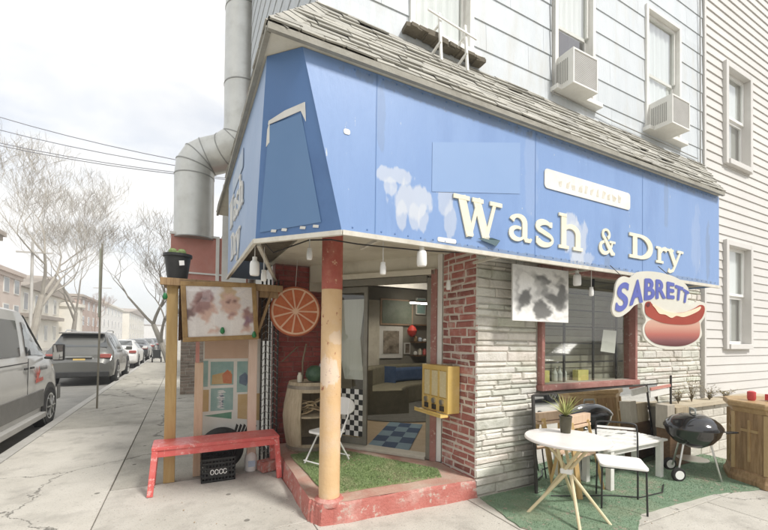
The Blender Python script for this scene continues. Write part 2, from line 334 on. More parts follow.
# entrance step
st = thing('entrance_step', 'red painted concrete entrance step with chipped edges under the ochre pillar', 'step', (1.9, 3.9, 0))
mb = MB()
out = [(1.0, 3.34), (1.07, 3.2), (1.3, 3.16), (2.655, 3.085), (2.655, 3.70), (1.78, 5.0), (1.68, 5.28), (1.06, 5.28), (1.05, 4.6)]
def jag(poly, n, a):
    r_ = []
    for i, p in enumerate(poly):
        q = poly[(i + 1) % len(poly)]
        for k in range(n): 
            t = k / n; r_.append((p[0] + (q[0] - p[0]) * t + (random.uniform(-a, a) if k else 0), p[1] + (q[1] - p[1]) * t + (random.uniform(-a, a) if k else 0)))
    return r_
op = jag(out, 7, .008)
k = len(op); cx_, cy_ = 1.85, 3.95
rings = []
for z, s_ in ((-.02, 1.02), (.06, 1.008), (.15, 1.0), (.178, .988)):
    rings.append([(cx_ + (x - cx_) * s_ + random.uniform(-.004, .004), cy_ + (y - cy_) * s_ + random.uniform(-.004, .004), z + random.uniform(-.004, .004)) for x, y in op])
vs = sum(rings, []); fs = [(i * k + j, i * k + (j + 1) % k, (i + 1) * k + (j + 1) % k, (i + 1) * k + j) for i in range(3) for j in range(k)]
mb.add(vs, fs); mb.build('riser', platred, st)
MB().add([(x, y, .179) for x, y, z in rings[3]], [tuple(range(k))]).build('tread', plattop, st)
tf = MB(); tp = [(1.16, 3.36), (2.38, 3.29), (2.47, 3.50), (1.98, 4.28), (1.72, 4.72), (1.16, 4.66)]
tj = jag(tp, 9, .012); tf.prism([(a, b) for a, b in tj], (0, 0, .195), (1, 0, 0), (0, 1, 0), .014)
t1 = tf.build('turf_mat', turf); tag(t1, 'small worn green artificial turf mat on the red entrance step', 'turf mat')
# short blades on mats
def blades(mb, poly, z, n, h=.012, w=.004):
    xs = [p[0] for p in poly]; ys = [p[1] for p in poly]
    def inside(x, y):
        c = False; j = len(poly) - 1
        for i in range(len(poly)):
            if (poly[i][1] > y) != (poly[j][1] > y) and x < (poly[j][0] - poly[i][0]) * (y - poly[i][1]) / (poly[j][1] - poly[i][1]) + poly[i][0]: c = not c
            j = i
        return c
    k = 0
    while k < n:
        x = random.uniform(min(xs), max(xs)); y = random.uniform(min(ys), max(ys))
        if not inside(x, y): continue
        a = random.uniform(0, 6.28); l = random.uniform(-.006, .006); m_ = random.uniform(-.006, .006); hh = h * random.uniform(.6, 1.3)
        mb.add([(x - w * math.cos(a), y - w * math.sin(a), z), (x + w * math.cos(a), y + w * math.sin(a), z), (x + l, y + m_, z + hh)], [(0, 1, 2)]); k += 1
bm_ = MB(); blades(bm_, tp, .195, 16000, .014); bm_.build('pile', turf, t1)
cp = [(2.68, 3.05), (2.57, 2.42), (2.72, 1.98), (3.4, 1.93), (3.8, 2.12), (5.0, 2.06), (5.6, 1.9), (6.6, 2.3), (6.6, 2.84), (5.9, 3.04)]
cj = jag(cp, 8, .01); c_ = MB().prism(cj, (0, 0, .012), (1, 0, 0), (0, 1, 0), .012).build('turf_carpet', turf2)
tag(c_, 'large green turf carpet spread on the pavement under the patio furniture', 'turf carpet')
bm_ = MB(); blades(bm_, cp, .012, 26000, .007, .003); bm_.build('pile', turf2, c_)

# ------------------------------------------------------------------ corner building
B = thing('corner_building', 'corner shop building with white shingled upper floor, stone veneer front and red brick entrance', 'building', (4, 6, 0))
YW = 3.08; XL = .95; HTOP = 9.0
wins = [(1.86, 2.5, 4.50, 6.12), (3.80, 4.42, 4.54, 6.15), (5.62, 6.40, 4.55, 6.20)]
mb = MB(); siding(mb, (0, YW, 0), (1, 0, 0), (0, -1, 0), XL, 7.1, 4.30, HTOP, [(a - .05, b + .05, c - .05, d + .05) for a, b, c, d in wins], .295, joint=1.22)
mb.build('shingle_siding', sidingm, B)
mb = MB(); siding(mb, (XL, 0, 0), (0, -1, 0), (-1, 0, 0), -6.95, -YW, 4.30, HTOP, [], .295, joint=1.22)
lab(mb.build('shingle_siding', sidingm, B), 'white shingle siding on the side street face')
mb = MB(); wallholes(mb, (0, YW, 0), (1, 0, 0), (0, -1, 0), XL, 7.12, 2.64, HTOP, [(a - .03, b + .03, c - .04, d + .03) for a, b, c, d in wins])
wallholes(mb, (XL, 0, 0), (0, -1, 0), (-1, 0, 0), -6.95, -YW - .12, 2.64, HTOP, []); mb.bb(XL, 7.1, 6.83, 6.95, 2.64, HTOP)
mb.build('upper_wall', seam, B)
MB().bb(XL - .022, XL + .05, YW - .022, YW + .05, 4.36, HTOP).build('corner_trim', whitepaint, B)
MB().bb(XL - .3, 7.3, YW - .3, 7, HTOP, HTOP + .25).build('cornice', whitepaint, B)
# soffit and first floor
MB().bb(XL + .14, 7.0, YW + .13, 6.8, 4.2, 4.3).build('upper_floor', seam, B)
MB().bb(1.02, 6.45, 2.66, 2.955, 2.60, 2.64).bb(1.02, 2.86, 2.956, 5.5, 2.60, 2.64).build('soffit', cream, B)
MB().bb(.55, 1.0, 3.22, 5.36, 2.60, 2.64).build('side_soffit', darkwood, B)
# ground floor stone facade
win = (3.60, 5.32, 1.10, 2.40)
mb = MB(); wallholes(mb, (0, YW + .03, 0), (1, 0, 0), (0, -1, 0), 2.70, 7.12, 0, 2.6, [win], .2)
mb.build('stone_backing', mortar, B)
mb = MB(); masonry(mb, (0, YW + .03, 0), (1, 0, 0), (0, -1, 0), 2.655, 7.1, 0, 2.59, [(win[0] - .07, win[1] + .07, win[2] - .07, win[3] + .08)], (.038, .115), (.14, .60), .007, .026, .006)
mb.build('stone_veneer', stone, B)
# brick return of the entrance
mb = MB(); mb.bb(2.675, 2.86, YW + .032, 3.70, 0, 2.6); mb.build('brick_backing', mortarw, B)
mb = MB(); masonry(mb, (2.675, 0, 0), (0, -1, 0), (-1, 0, 0), -3.70, -YW - .01, .12, 2.59, [], (.06, .095), (.13, .32), .021, .016, .008, .004)
mb.build('brick_return', brickr, B)
# red brick wall at left
mb = MB(); mb.bb(1.08, 1.74, 5.33, 5.5, .0, 2.6); mb.build('brick_backing', mortard, B)
mb = MB(); masonry(mb, (0, 5.33, 0), (1, 0, 0), (0, -1, 0), 1.08, 1.74, .02, 2.59, [], (.066, .072), (.2, .22), .010, .012, .001)
lab(mb.build('brick_wall', brickd, B), 'dark red painted brick wall behind the barrel')
mb = MB(); mb.bb(1.08, 1.2, 5.51, 6.95, 0, 2.6); mb.bb(1.1, 7.0, 9.0, 9.1, 0, 2.9).bb(7.0, 7.12, 3.3, 9.1, 0, 2.64)
mb.build('side_wall', whitepaint, B)
MB().bb(1.55, 2.0, 5.30, 5.325, 2.25, 2.6).build('cream_board', cream, B)
# interior shell
mb = MB()
mb.quad((1.2, 8.9, .19), (7, 8.9, .19), (7, 3.3, .19), (2.7, 3.3, .19), (2.7, 3.84, .19), (1.76, 4.98, .19), (1.76, 5.4, .19), (1.2, 5.5, .19))
fl = mb.build('shop_floor', mat('shop_floor_tan', (.36, .27, .16), (.46, .36, .23), 3, .5), B)
MB().bb(1.2, 7.0, 8.8, 8.9, .19, 2.9).bb(6.9, 7.0, 3.3, 8.8, .19, 2.9).bb(1.2, 1.25, 5.52, 8.8, .19, 2.9).build('room_wall', inwall, B)
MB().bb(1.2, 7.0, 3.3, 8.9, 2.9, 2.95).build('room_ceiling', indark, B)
MB().bb(2.9, 7.0, 3.29, 3.31, .19, 1.04).build('inner_lining', inwall, B)
# doorway: frame line from A (right) to Bp (left)
A_ = V((2.64, 3.80, 0)); Bp = V((1.75, 4.96, 0)); du = (Bp - A_).normalized(); Ld = (Bp - A_).length; dn = V((du.y, -du.x, 0)); dn = -dn if dn.y > 0 else dn
def dp(t, z, o=0): return A_ + du * t + V((0, 0, z)) + dn * o
D = lab(MB().build('door_surround', None, B), 'chamfered aluminium shop doorway with sliding glass panel standing open')
def dbar(mb, t0, t1, z0, z1, d0, d1):
    P = [dp(t, z, d) for d in (d0, d1) for t, z in ((t0, z0), (t1, z0), (t1, z1), (t0, z1))]
    mb.add(P, [(3, 2, 1, 0), (4, 5, 6, 7), (0, 1, 5, 4), (1, 2, 6, 5), (2, 3, 7, 6), (3, 0, 4, 7)])
mb = MB(); dbar(mb, .045, .10, .18, 2.33, -.05, .03); dbar(mb, .10, Ld, 2.28, 2.36, -.05, .035); dbar(mb, Ld - .05, Ld, .18, 2.279, -.05, .03)
mb.build('frame', doorfr, D, bevel=.004)
mb = MB(); dbar(mb, .10, Ld - .05, .18, .215, -.12, .06); mb.build('threshold', mat('sill_metal', (.45, .42, .34), (.58, .55, .46), 6, .5), D, bevel=.004)
mb = MB(); dbar(mb, -.03, .043, .18, 2.42, -.05, .05); mb.build('red_trim', redtrim, D)
mb = MB(); dbar(mb, -.09, -.032, .18, 2.6, -.04, .035); lab(mb.build('pale_trim', whitepaint, D), 'white painted strip between door trim and brick')
mb = MB(); dbar(mb, -.02, Ld + .35, 2.362, 2.60, -.08, .0); dbar(mb, .0, Ld + .05, 2.365, 2.43, .001, .05); mb.build('transom_panel', cream, D)
# sliding panel (left third)
pn = MB(); t0, t1 = .93, Ld - .05
for a, b, c, d in ((t0, t0 + .055, .22, 2.27), (t1 - .04, t1, .22, 2.27), (t0 + .055, t1 - .04, .22, .30), (t0 + .055, t1 - .04, 2.20, 2.27)): dbar(pn, a, b, c, d, -.075, -.04)
sp = pn.build('sliding_panel', doorfr, D)
g_ = MB(); g_.quad(dp(t0 + .055, .30, -.055), dp(t1 - .04, .30, -.055), dp(t1 - .04, 2.20, -.055), dp(t0 + .055, 2.20, -.055)); g_.build('glass', glassd, sp)
ck = MB(); ckb = MB(); w_ = (t1 - t0 - .095) / 6
for i in range(6):
    for j in range(9):
        (ck if (i + j) % 2 else ckb).quad(*[dp(t0 + .055 + w_ * x, .32 + .068 * z, -.050) for x, z in ((i, j), (i + 1, j), (i + 1, j + 1), (i, j + 1))])
ck.build('white_checks', whitepl, sp); ckb.build('black_checks', black, sp)
mb = MB(); P_ = [(.04, 1.05), (.10, 1.6), (.03, 2.12), (.52, 2.12), (.48, 1.5), (.36, 1.05)]
mb.quad(*[dp(t0 + .055 + p * .9, z, -.12) for p, z in P_]); mb.build('reflection_sheet', curtain, sp)  # pale sheet standing in for a reflection in the door glass

# main window
mb = MB()
x0, x1, z0, z1 = win
mb.bb(x0 - .045, x0 + .005, YW - .035, YW + .12, z0, z1); mb.bb(x1 - .005, x1 + .045, YW - .035, YW + .12, z0, z1)
mb.bb(x0 - .06, x1 + .06, YW - .06, YW + .12, z0 - .065, z0 - .001); mb.bb(x0 - .045, x1 + .045, YW - .035, YW + .12, z1 + .001, z1 + .06)
W_ = mb.build('shop_window', redtrim, B, bevel=.006)
MB().quad((x0, YW + .05, z0), (x1, YW + .05, z0), (x1, YW + .05, z1), (x0, YW + .05, z1)).build('pane', glassd, W_)
mb = MB()
for fx in (.30, .62, .90): mb.bar((x0 + (x1 - x0) * fx, YW + .12, z0), (x0 + (x1 - x0) * fx, YW + .12, z1), .022)
for fz in (.18, .36, .52, .68, .84): mb.bar((x0, YW + .14, z0 + (z1 - z0) * fz), (x1, YW + .14, z0 + (z1 - z0) * fz), .014)
mb.build('security_bar', iron, W_)
mb = MB()
zz = z0 + .03
while zz < z1 - .02: mb.bar((x0 + .02, YW + .26, zz), (x1 - .02, YW + .26, zz), .012, .072); zz += .082
mb.build('window_slats', mat('slat_olive', (.26, .25, .20), (.38, .365, .30), 3, .6, island=.2), W_)  # horizontal olive grey slats behind the bars
MB().bb(x0, x1, YW + .15, YW + .5, z0 - .03, z0 - .005).build('inner_sill', whitepaint, W_)
nt_ = MB().quad((4.80, YW + .11, 1.47), (5.10, YW + .11, 1.44), (5.14, YW + .11, 1.74), (4.86, YW + .11, 1.75)).build('paper_notice', whitepl, W_)
mb = MB(); mb.bb(3.7, 3.9, YW + .15, YW + .23, 1.1, 1.24); mb.build('yellow_box', mat('pale_yellow', (.6, .55, .2), None, 5, .6), W_)
mb = MB(); mb.bb(4.42, 4.62, YW + .15, YW + .23, 1.1, 1.23); mb.build('yellow_box', MC['pale_yellow'], W_)
mb = MB(); 
for xx in (4.05, 4.14, 4.22): mb.lathe([(.02, 0), (.035, .01), (.035, .1), (.015, .14), (.015, .19)], (xx, YW + .2, 1.097), 10)
mb.build('bottle', mat('bottle_glass', (.5, .52, .48), None, 5, .2), W_)

# upper windows
def upper_window(a, b, c, d, label, curt=True):
    mb = MB(); w = .055; yo = YW - .035
    mb.bb(a - w, a, yo, YW + .1, c - .02, d + w); mb.bb(b, b + w, yo, YW + .1, c - .02, d + w); mb.bb(a, b, yo, YW + .1, d, d + w)
    mb.bb(a - .10, b + .10, YW - .10, YW + .1, c - .075, c - .021)
    f = lab(mb.build('upper_window', whitepaint, B, bevel=.005), label)
    mb = MB(); m_ = c + (d - c) * .5; s = .04
    for p, q, r_, t, yy in ((a, a + s, c - .02, m_ - .02, YW + .05), (b - s, b, c - .02, m_ - .02, YW + .05), (a + s, b - s, c - .02, c + .03, YW + .05), (a + s, b - s, m_ - .02, m_ + .02, YW + .05),
                         (a, a + s, m_ + .021, d, YW + .02), (b - s, b, m_ + .021, d, YW + .02), (a + s, b - s, d - s, d, YW + .02)): mb.bb(p, q, yy, yy + .03, r_, t)
    mb.build('sash', whitepaint, f)
    MB().quad((a, YW + .06, c), (b, YW + .06, c), (b, YW + .06, m_), (a, YW + .06, m_)).quad((a, YW + .035, m_), (b, YW + .035, m_), (b, YW + .035, d), (a, YW + .035, d)).build('pane', glassup, f)
    if curt:
        mb = MB(); n = 24; P = []
        for i in range(n + 1):
            x = a + (b - a) * i / n; yy = YW + .085 + .008 * math.sin(i * 1.7)
            P += [(x, yy, c if curt != 'half' else c + .82), (x, yy, d)]
        mb.add(P, [(2 * i, 2 * i + 2, 2 * i + 3, 2 * i + 1) for i in range(n)]); mb.build('curtain', curtain, f)
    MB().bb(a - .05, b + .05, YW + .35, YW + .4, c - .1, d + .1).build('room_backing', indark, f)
    return f
f1 = upper_window(*wins[0], 'upper window above the broken dark sill')
f2 = upper_window(*wins[1], 'upper window holding the left air conditioner', 'half')
f3 = upper_window(*wins[2], 'tall upper window reflecting white sky')  # white curtain behind this pane stands in for the reflected sky
# broken sill with flower box brackets
mb = MB(); rr = random.Random(3)
for i in range(26):
    x = 1.76 + i * .034; mb.box((x, YW - .06 - rr.uniform(0, .02), 4.425 - i * .0012 + rr.uniform(-.006, .006)), (rr.uniform(.05, .12), rr.uniform(.07, .12), rr.uniform(.018, .05)), ry=rr.uniform(-.12, .12), rz=rr.uniform(-.1, .1))
lab(mb.build('rotten_sill', darkwood, B), 'rotten dark wooden sill')
mb = MB()
for x in (2.03, 2.33):
    mb.bar((x + .02, YW - .14, 4.62), (x - .01, YW - .22, 4.12), .022); mb.bar((x - .01, YW - .21, 4.30), (x - .08, YW - .06, 4.16), .018); mb.bar((x + .01, YW - .17, 4.50), (x + .01, YW, 4.50), .016)
mb.bar((1.90, YW - .18, 4.57), (2.46, YW - .18, 4.50), .014)
mb.build('flower_box_bracket', whitepaint, B)
mb = MB(); mb.tube([(3.70, YW - .03, HTOP), (3.70, YW - .03, 5.2), (3.71, YW - .035, 4.42)], .010, 6); mb.tube([(6.98, YW - .03, HTOP), (6.98, YW - .035, 4.3)], .009, 6); mb.tube([(3.72, YW - .03, 4.46), (4.8, YW - .04, 4.41), (6.9, YW - .03, 4.40)], .006, 5); mb.build('cable_run', seam, B)
# skirt roof
EY, EX, EZ, TZ = 2.56, .45, 3.655, 4.37
def roof_pt(side, s, t):  # s along, t 0 eave..1 top
    z = EZ + (TZ - EZ) * t
    return (s, EY + (YW - EY) * t, z) if side == 'f' else (EX + (XL - EX) * t, s, z)
mb = MB(); rr = random.Random(11); NR = 12
nf = V((0, -(TZ - EZ), YW - EY)).normalized(); ns = V((-(TZ - EZ), 0, XL - EX)).normalized()
def course(side, r_):
    t0 = r_ / NR - .012; t1 = min(1.0, (r_ + 1.35) / NR); n = nf if side == 'f' else ns
    s = (EX + (XL - EX) * max(t0, 0)) if side == 'f' else (EY + (YW - EY) * max(t0, 0)); send = 6.50 + .62 * max(t0, 0) if side == 'f' else 6.95
    while s < send:
        w = rr.uniform(.14, .30); e = min(s + w, send); g = .0035
        j0 = rr.uniform(-.006, .006); lift = .010 + rr.uniform(0, .004) + (.012 if rr.random() < .04 else 0)
        wob = .008 * math.sin(s * 3.1 + r_)
        pts = []
        for (ss, tt, h) in ((s + g, t0 + j0, lift), (e - g, t0 + j0 + rr.uniform(-.006, .006), lift + rr.uniform(-.004, .006)), (e - g, t1, .002), (s + g, t1, .002)):
            if (side == 'f'): ss = max(ss, EX + (XL - EX) * tt)
            else: ss = max(ss, EY + (YW - EY) * tt)
            pts.append(V(roof_pt(side, ss, tt)) + n * (h + wob))
        low = [p - n * (.012) for p in pts[:2]]
        mb.add(pts + low, [(0, 1, 2, 3), (4, 5, 1, 0), (0, 3, 4), (1, 5, 2)])
        s = e
for r_ in range(NR): course('f', r_); course('s', r_)
Rf = mb.build('skirt_roof', shingle, B)
mb = MB(); o_ = .012
mb.quad((EX, EY, EZ - o_), (6.5, EY, EZ - o_), (7.12, YW, TZ - o_), (XL, YW, TZ - o_)); mb.quad((EX, 6.95, EZ - o_), (EX, EY, EZ - o_), (XL, YW, TZ - o_), (XL, 6.95, TZ - o_))
mb.quad((6.5, EY, EZ - o_), (6.5, YW, EZ - o_), (7.12, YW, TZ - o_)); mb.build('deck', darkwood, Rf)
mb = MB(); mb.bb(EX - .005, 6.49, EY - .012, EY + .02, EZ - .06, EZ - .015); mb.bb(EX - .012, EX + .02, EY + .03, 6.94, EZ - .06, EZ - .015)
mb.build('fascia_board', fasciam, Rf)
mb = MB(); mb.bb(EX + .021, 6.48, EY + .021, YW - .001, EZ - .045, EZ - .03); mb.bb(EX + .021, XL, YW, 6.93, EZ - .045, EZ - .03); mb.build('eave_soffit', cream, Rf)
mb = MB()  # ridge caps along hip
for i in range(9):
    t = i / 9; p = V((EX + (XL - EX) * t, EY + (YW - EY) * t, EZ + (TZ - EZ) * t + .03)); q = V((EX + (XL - EX) * (t + .13), EY + (YW - EY) * (t + .13), EZ + (TZ - EZ) * (t + .13) + .022))
    for sgn in (1, -1):
        w = V((.12, -.02, -.05)) if sgn > 0 else V((-.02, .12, -.05))
        mb.add([p, p + w, q + w, q], [(0, 1, 2, 3)])
mb.build('hip_cap', shingle, Rf)
# pillar
mb = MB(); mb.lathe([(.093, .17), (.093, .6), (.092, 1.2), (.092, 2.03)], (1.17, 3.3, 0), 28)
P1 = lab(mb.build('pillar', pilyel, B, smooth=True), 'round porch pillar, ochre below and red above')
mb = MB(); mb.lathe([(.0935, 2.031), (.0935, 2.6)], (1.17, 3.3, 0), 28); lab(mb.build('pillar_top', pilred, P1, smooth=True), 'red painted upper end of the pillar')
mb = MB(); mb.lathe([(.13, .14), (.13, .178), (.105, .20), (.094, .20)], (1.17, 3.3, 0), 20); mb.build('pillar_foot', platred, P1, smooth=True)

# ------------------------------------------------------------------ neighbour house (right)
Nb = thing('neighbour_house', 'pale vinyl clad house adjoining the shop at the right edge of the picture', 'house', (9.5, 6, 0))
nw = [(7.88, 8.66, 1.58, 3.20), (7.88, 8.66, 4.62, 6.15), (10.2, 11.0, 1.58, 3.2), (10.2, 11.0, 4.62, 6.15)]
mb = MB(); siding(mb, (0, YW + .02, 0), (1, 0, 0), (0, -1, 0), 7.18, 13, .25, 9.5, [(a - .06, b + .06, c - .06, d + .06) for a, b, c, d in nw], .142, .016)
mb.build('vinyl_siding', vinyl, Nb)
mb = MB(); wallholes(mb, (0, YW + .02, 0), (1, 0, 0), (0, -1, 0), 7.13, 13, 0, 9.5, [(a - .03, b + .03, c - .03, d + .03) for a, b, c, d in nw], .15); mb.bb(7.13, 13, 9, 9.1, 0, 9.5); mb.bb(12.9, 13, 3.3, 9, 0, 9.5); mb.bb(7.13, 13, 3.1, 9.1, 9.5, 9.6); mb.build('wall', seam, Nb)
MB().bb(7.125, 7.178, YW - .03, YW + .05, 0, 9.5).build('corner_trim', vinyl, Nb)
for a, b, c, d in nw:
    w = .085; mb = MB(); y0_ = YW - .045
    mb.bb(a - w, a, y0_, YW + .16, c - w, d + w); mb.bb(b, b + w, y0_, YW + .16, c - w, d + w); mb.bb(a, b, y0_, YW + .16, d, d + w); mb.bb(a, b, y0_ - .02, YW + .16, c - w, c)
    f = mb.build('window', vinyl, Nb, bevel=.006)
    m_ = (c + d) / 2; mb = MB(); s = .045
    for p, q, r_, t, yy in ((a, a + s, c, m_, YW + .08), (b - s, b, c, m_, YW + .08), (a + s, b - s, c, c + s, YW + .08), (a + s, b - s, m_ - s, m_, YW + .08), (a, a + s, m_ + .001, d, YW + .05), (b - s, b, m_ + .001, d, YW + .05), (a + s, b - s, m_ + .001, m_ + s, YW + .05), (a + s, b - s, d - s, d, YW + .05)): mb.bb(p, q, yy, yy + .03, r_, t)
    mb.build('sash', whitepl, f)
    MB().quad((a, YW + .095, c), (b, YW + .095, c), (b, YW + .095, m_), (a, YW + .095, m_)).quad((a, YW + .065, m_), (b, YW + .065, m_), (b, YW + .065, d), (a, YW + .065, d)).build('pane', glassup, f)
    MB().bb(a - .05, b + .05, YW + .14, YW + .15, c - .1, m_ - .02).build('blind', mat('blind_grey', (.42, .41, .37), (.5, .49, .45), 5, .8), f); MB().bb(a - .05, b + .05, YW + .12, YW + .13, m_, d + .1).build('curtain', curtain, f)  # white sheet behind the upper sash stands in for its bright reflection
# low stone planter wall
Pw = thing('planter_wall', 'low whitewashed stone planter wall behind the kettle grill', 'planter', (6.9, 2.97, 0))
MB().bb(5.93, 8.6, 2.86, 3.03, 0, .70).build('wall_core', mortar, Pw)
mb = MB(); masonry(mb, (0, 2.86, 0), (1, 0, 0), (0, -1, 0), 5.93, 8.6, .0, .70, [], (.09, .15), (.2, .45), .010, .02, .004)
mb.build('stone_face', mat('white_stone', (.52, .49, .42), (.66, .63, .56), 7, .85, .8, 30, island=.12), Pw)
MB().bb(5.90, 8.62, 2.80, 3.05, .701, .75).build('coping', mat('coping_tan', (.42, .36, .26), (.55, .48, .36), 6, .85, .4, 40), Pw)
def twigs(mb, c, n, h, spread, r0=.004, leaf=None, rnd=random):
    for i in range(n):
        a = rnd.uniform(0, 6.28); s = rnd.uniform(.2, 1) * spread; p = V(c); pts = [p]; hh = h * rnd.uniform(.5, 1)
        for k in range(1, 5):
            pts.append(V(c) + V((math.cos(a) * s * (k / 4) ** 1.3 + rnd.uniform(-.01, .01), math.sin(a) * s * .5 * (k / 4) ** 1.3 + rnd.uniform(-.01, .01), hh * k / 4)))
        mb.tube(pts, [r0, r0 * .8, r0 * .6, r0 * .5, r0 * .3], 4)
        if leaf is not None:
            for p in pts[1:]:
                for q in range(3):
                    b_ = rnd.uniform(0, 6.28); e = rnd.uniform(.012, .03); d = V((math.cos(b_), math.sin(b_), rnd.uniform(-.3, .8))) * e; w = V((-math.sin(b_), math.cos(b_), 0)) * e * .4
                    leaf.add([p, p + d * .5 + w, p + d, p + d * .5 - w], [(0, 1, 2, 3)])
leafdry = mat('dry_leaf', (.16, .13, .06), (.26, .22, .11), 20, .9, island=.4); leafgr = mat('leaf_green', (.07, .12, .03), (.14, .19, .06), 20, .8, island=.35); twigm = mat('twig', (.16, .12, .08), (.24, .19, .13), 20, .9)
rp = random.Random(5)
for i, (x, h, lb) in enumerate(((6.1, .22, 'dry bushy plant on the planter wall nearest the shop window'), (6.45, .40, 'tallest dry twiggy plant on the planter wall beside the corner trim'), (6.95, .20, 'low dry plant on the planter wall behind the grill lid'), (7.45, .13, 'small dry plant on the planter wall nearest the wooden bar'))):
    t_ = thing('dry_plant', lb, 'plant', (x, 2.92, .75), group='dry plants on the planter wall'); m1 = MB(); m2 = MB(); twigs(m1, (x, 2.92, .75), 22, h, .22, .003, m2, rp); m1.build('stem', twigm, t_); m2.build('foliage', leafdry, t_)

# ------------------------------------------------------------------ awning
Aw = thing('shop_awning', 'long blue sign awning wrapping the shop corner with cream lettering', 'awning', (3.5, 2.62, 2.36))
AZ0, AZ1, AY = 2.36, 3.605, 2.62
def grid(p00, p10, p11, p01, n, m, nrm, amp, mb, seed=0):
    p00, p10, p11, p01 = map(V, (p00, p10, p11, p01)); rn = random.Random(seed); nrm = V(nrm)
    vs = []
    for j in range(m + 1):
        for i in range(n + 1):
            u_, v_ = i / n, j / m; p = (p00 * (1 - u_) + p10 * u_) * (1 - v_) + (p01 * (1 - u_) + p11 * u_) * v_
            vs.append(p + nrm * amp * math.sin(i * 1.1 + seed) * math.sin(v_ * 3.14))
    mb.add(vs, [(j * (n + 1) + i, j * (n + 1) + i + 1, (j + 1) * (n + 1) + i + 1, (j + 1) * (n + 1) + i) for j in range(m) for i in range(n)])
mb = MB(); grid((1.0, AY, AZ0), (6.5, AY, AZ0), (6.5, AY, AZ1), (.69, AY, AZ1), 40, 6, (0, -1, 0), .0, mb)
fp = mb.build('front_panel', blue, Aw, smooth=True)
mb = MB(); mb.bb(6.485, 6.5, AY + .005, YW, AZ0 + .005, AZ1); mb.build('end_panel', blue, Aw)
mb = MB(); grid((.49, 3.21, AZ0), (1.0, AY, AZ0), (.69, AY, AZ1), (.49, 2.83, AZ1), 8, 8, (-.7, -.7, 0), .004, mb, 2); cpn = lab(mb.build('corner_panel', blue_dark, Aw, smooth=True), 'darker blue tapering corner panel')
mb = MB(); grid((.49, 5.42, AZ0), (.49, 3.21, AZ0), (.49, 2.83, AZ1), (.49, 5.5, AZ1), 10, 4, (-1, 0, 0), .003, mb, 4); spn = lab(mb.build('side_panel', blue_side, Aw, smooth=True), 'paler blue side street panel with its own lettering')
mb = MB(); mb.bar((1.0, AY - .004, AZ0), (6.5, AY - .004, AZ0), .03, .035); mb.bar((.486, 3.21, AZ0), (1.0, AY - .004, AZ0), .03, .035); mb.bar((.486, 5.42, AZ0), (.486, 3.21, AZ0), .03, .035)
mb.build('bottom_rail', trimw, Aw)
mb = MB()
for x in (1.35, 2.6, 3.9, 5.2, 6.3): mb = MB(); mb.bar((x, AY + .03, AZ0 + .02), (x, YW, AZ0 + .02), .025); mb.build('frame_arm', trimw, Aw)
MB().bar((.53, 3.3, AZ0), (1.06, 5.2, AZ0 - .02), .03).build('frame_arm', trimw, Aw)
MB().bb(.5, .96, 5.38, 5.41, AZ0 + .01, AZ1).build('back_closure', blue_side, Aw)
mb = MB()
for i in range(46):
    x = 1.08 + i * .118
    for z in (AZ0 + .05, AZ1 - .03): mb.lathe([(.001, -.004), (.006, -.003), (.007, 0)], (x, AY - .001, z), 6, 'y')
mb.build('screw', blue_dark, Aw)
# seam lines
mb = MB()
for x in (1.26, 2.95, 4.7): mb.quad((x, AY - .002, AZ0 + .03), (x + .006, AY - .002, AZ0 + .03), (x + .006, AY - .002, AZ1 - .01), (x, AY - .002, AZ1 - .01))
mb.build('seam', blue_dark, Aw)
# lettering strokes
def ribbon(mb, pts, w, F, t):
    """pts 2D polyline, w widths, F maps (x,y,depth)->world"""
    n = len(pts); w = w if isinstance(w, (list, tuple)) else [w] * n; Lp = []; Rp = []
    for i in range(n):
        a = pts[max(i - 1, 0)]; b = pts[min(i + 1, n - 1)]; dx, dy = b[0] - a[0], b[1] - a[1]; l = math.hypot(dx, dy) or 1
        nx, ny = -dy / l * w[i] / 2, dx / l * w[i] / 2; Lp.append((pts[i][0] + nx, pts[i][1] + ny)); Rp.append((pts[i][0] - nx, pts[i][1] - ny))
    vs = [F(*p, t) for p in Lp] + [F(*p, t) for p in Rp] + [F(*p, 0) for p in Lp] + [F(*p, 0) for p in Rp]
    fs = []
    for i in range(n - 1): fs += [(i, i + 1, n + i + 1, n + i), (i, 2 * n + i, 2 * n + i + 1, i + 1), (n + i, n + i + 1, 3 * n + i + 1, 3 * n + i)]
    fs += [(0, n, 3 * n, 2 * n), (n - 1, 3 * n - 1, 4 * n - 1, 2 * n - 1)]
    mb.add(vs, fs)
def arc(cx, cy, rx, ry, a0, a1, n=18): return [(cx + rx * math.cos(R(a0 + (a1 - a0) * i / n)), cy + ry * math.sin(R(a0 + (a1 - a0) * i / n))) for i in range(n + 1)]
def mod(n, lo, hi, ph=0, cyc=2): return [lo + (hi - lo) * (0.5 + .5 * math.cos(ph + cyc * math.pi * i / (n - 1))) for i in range(n)]
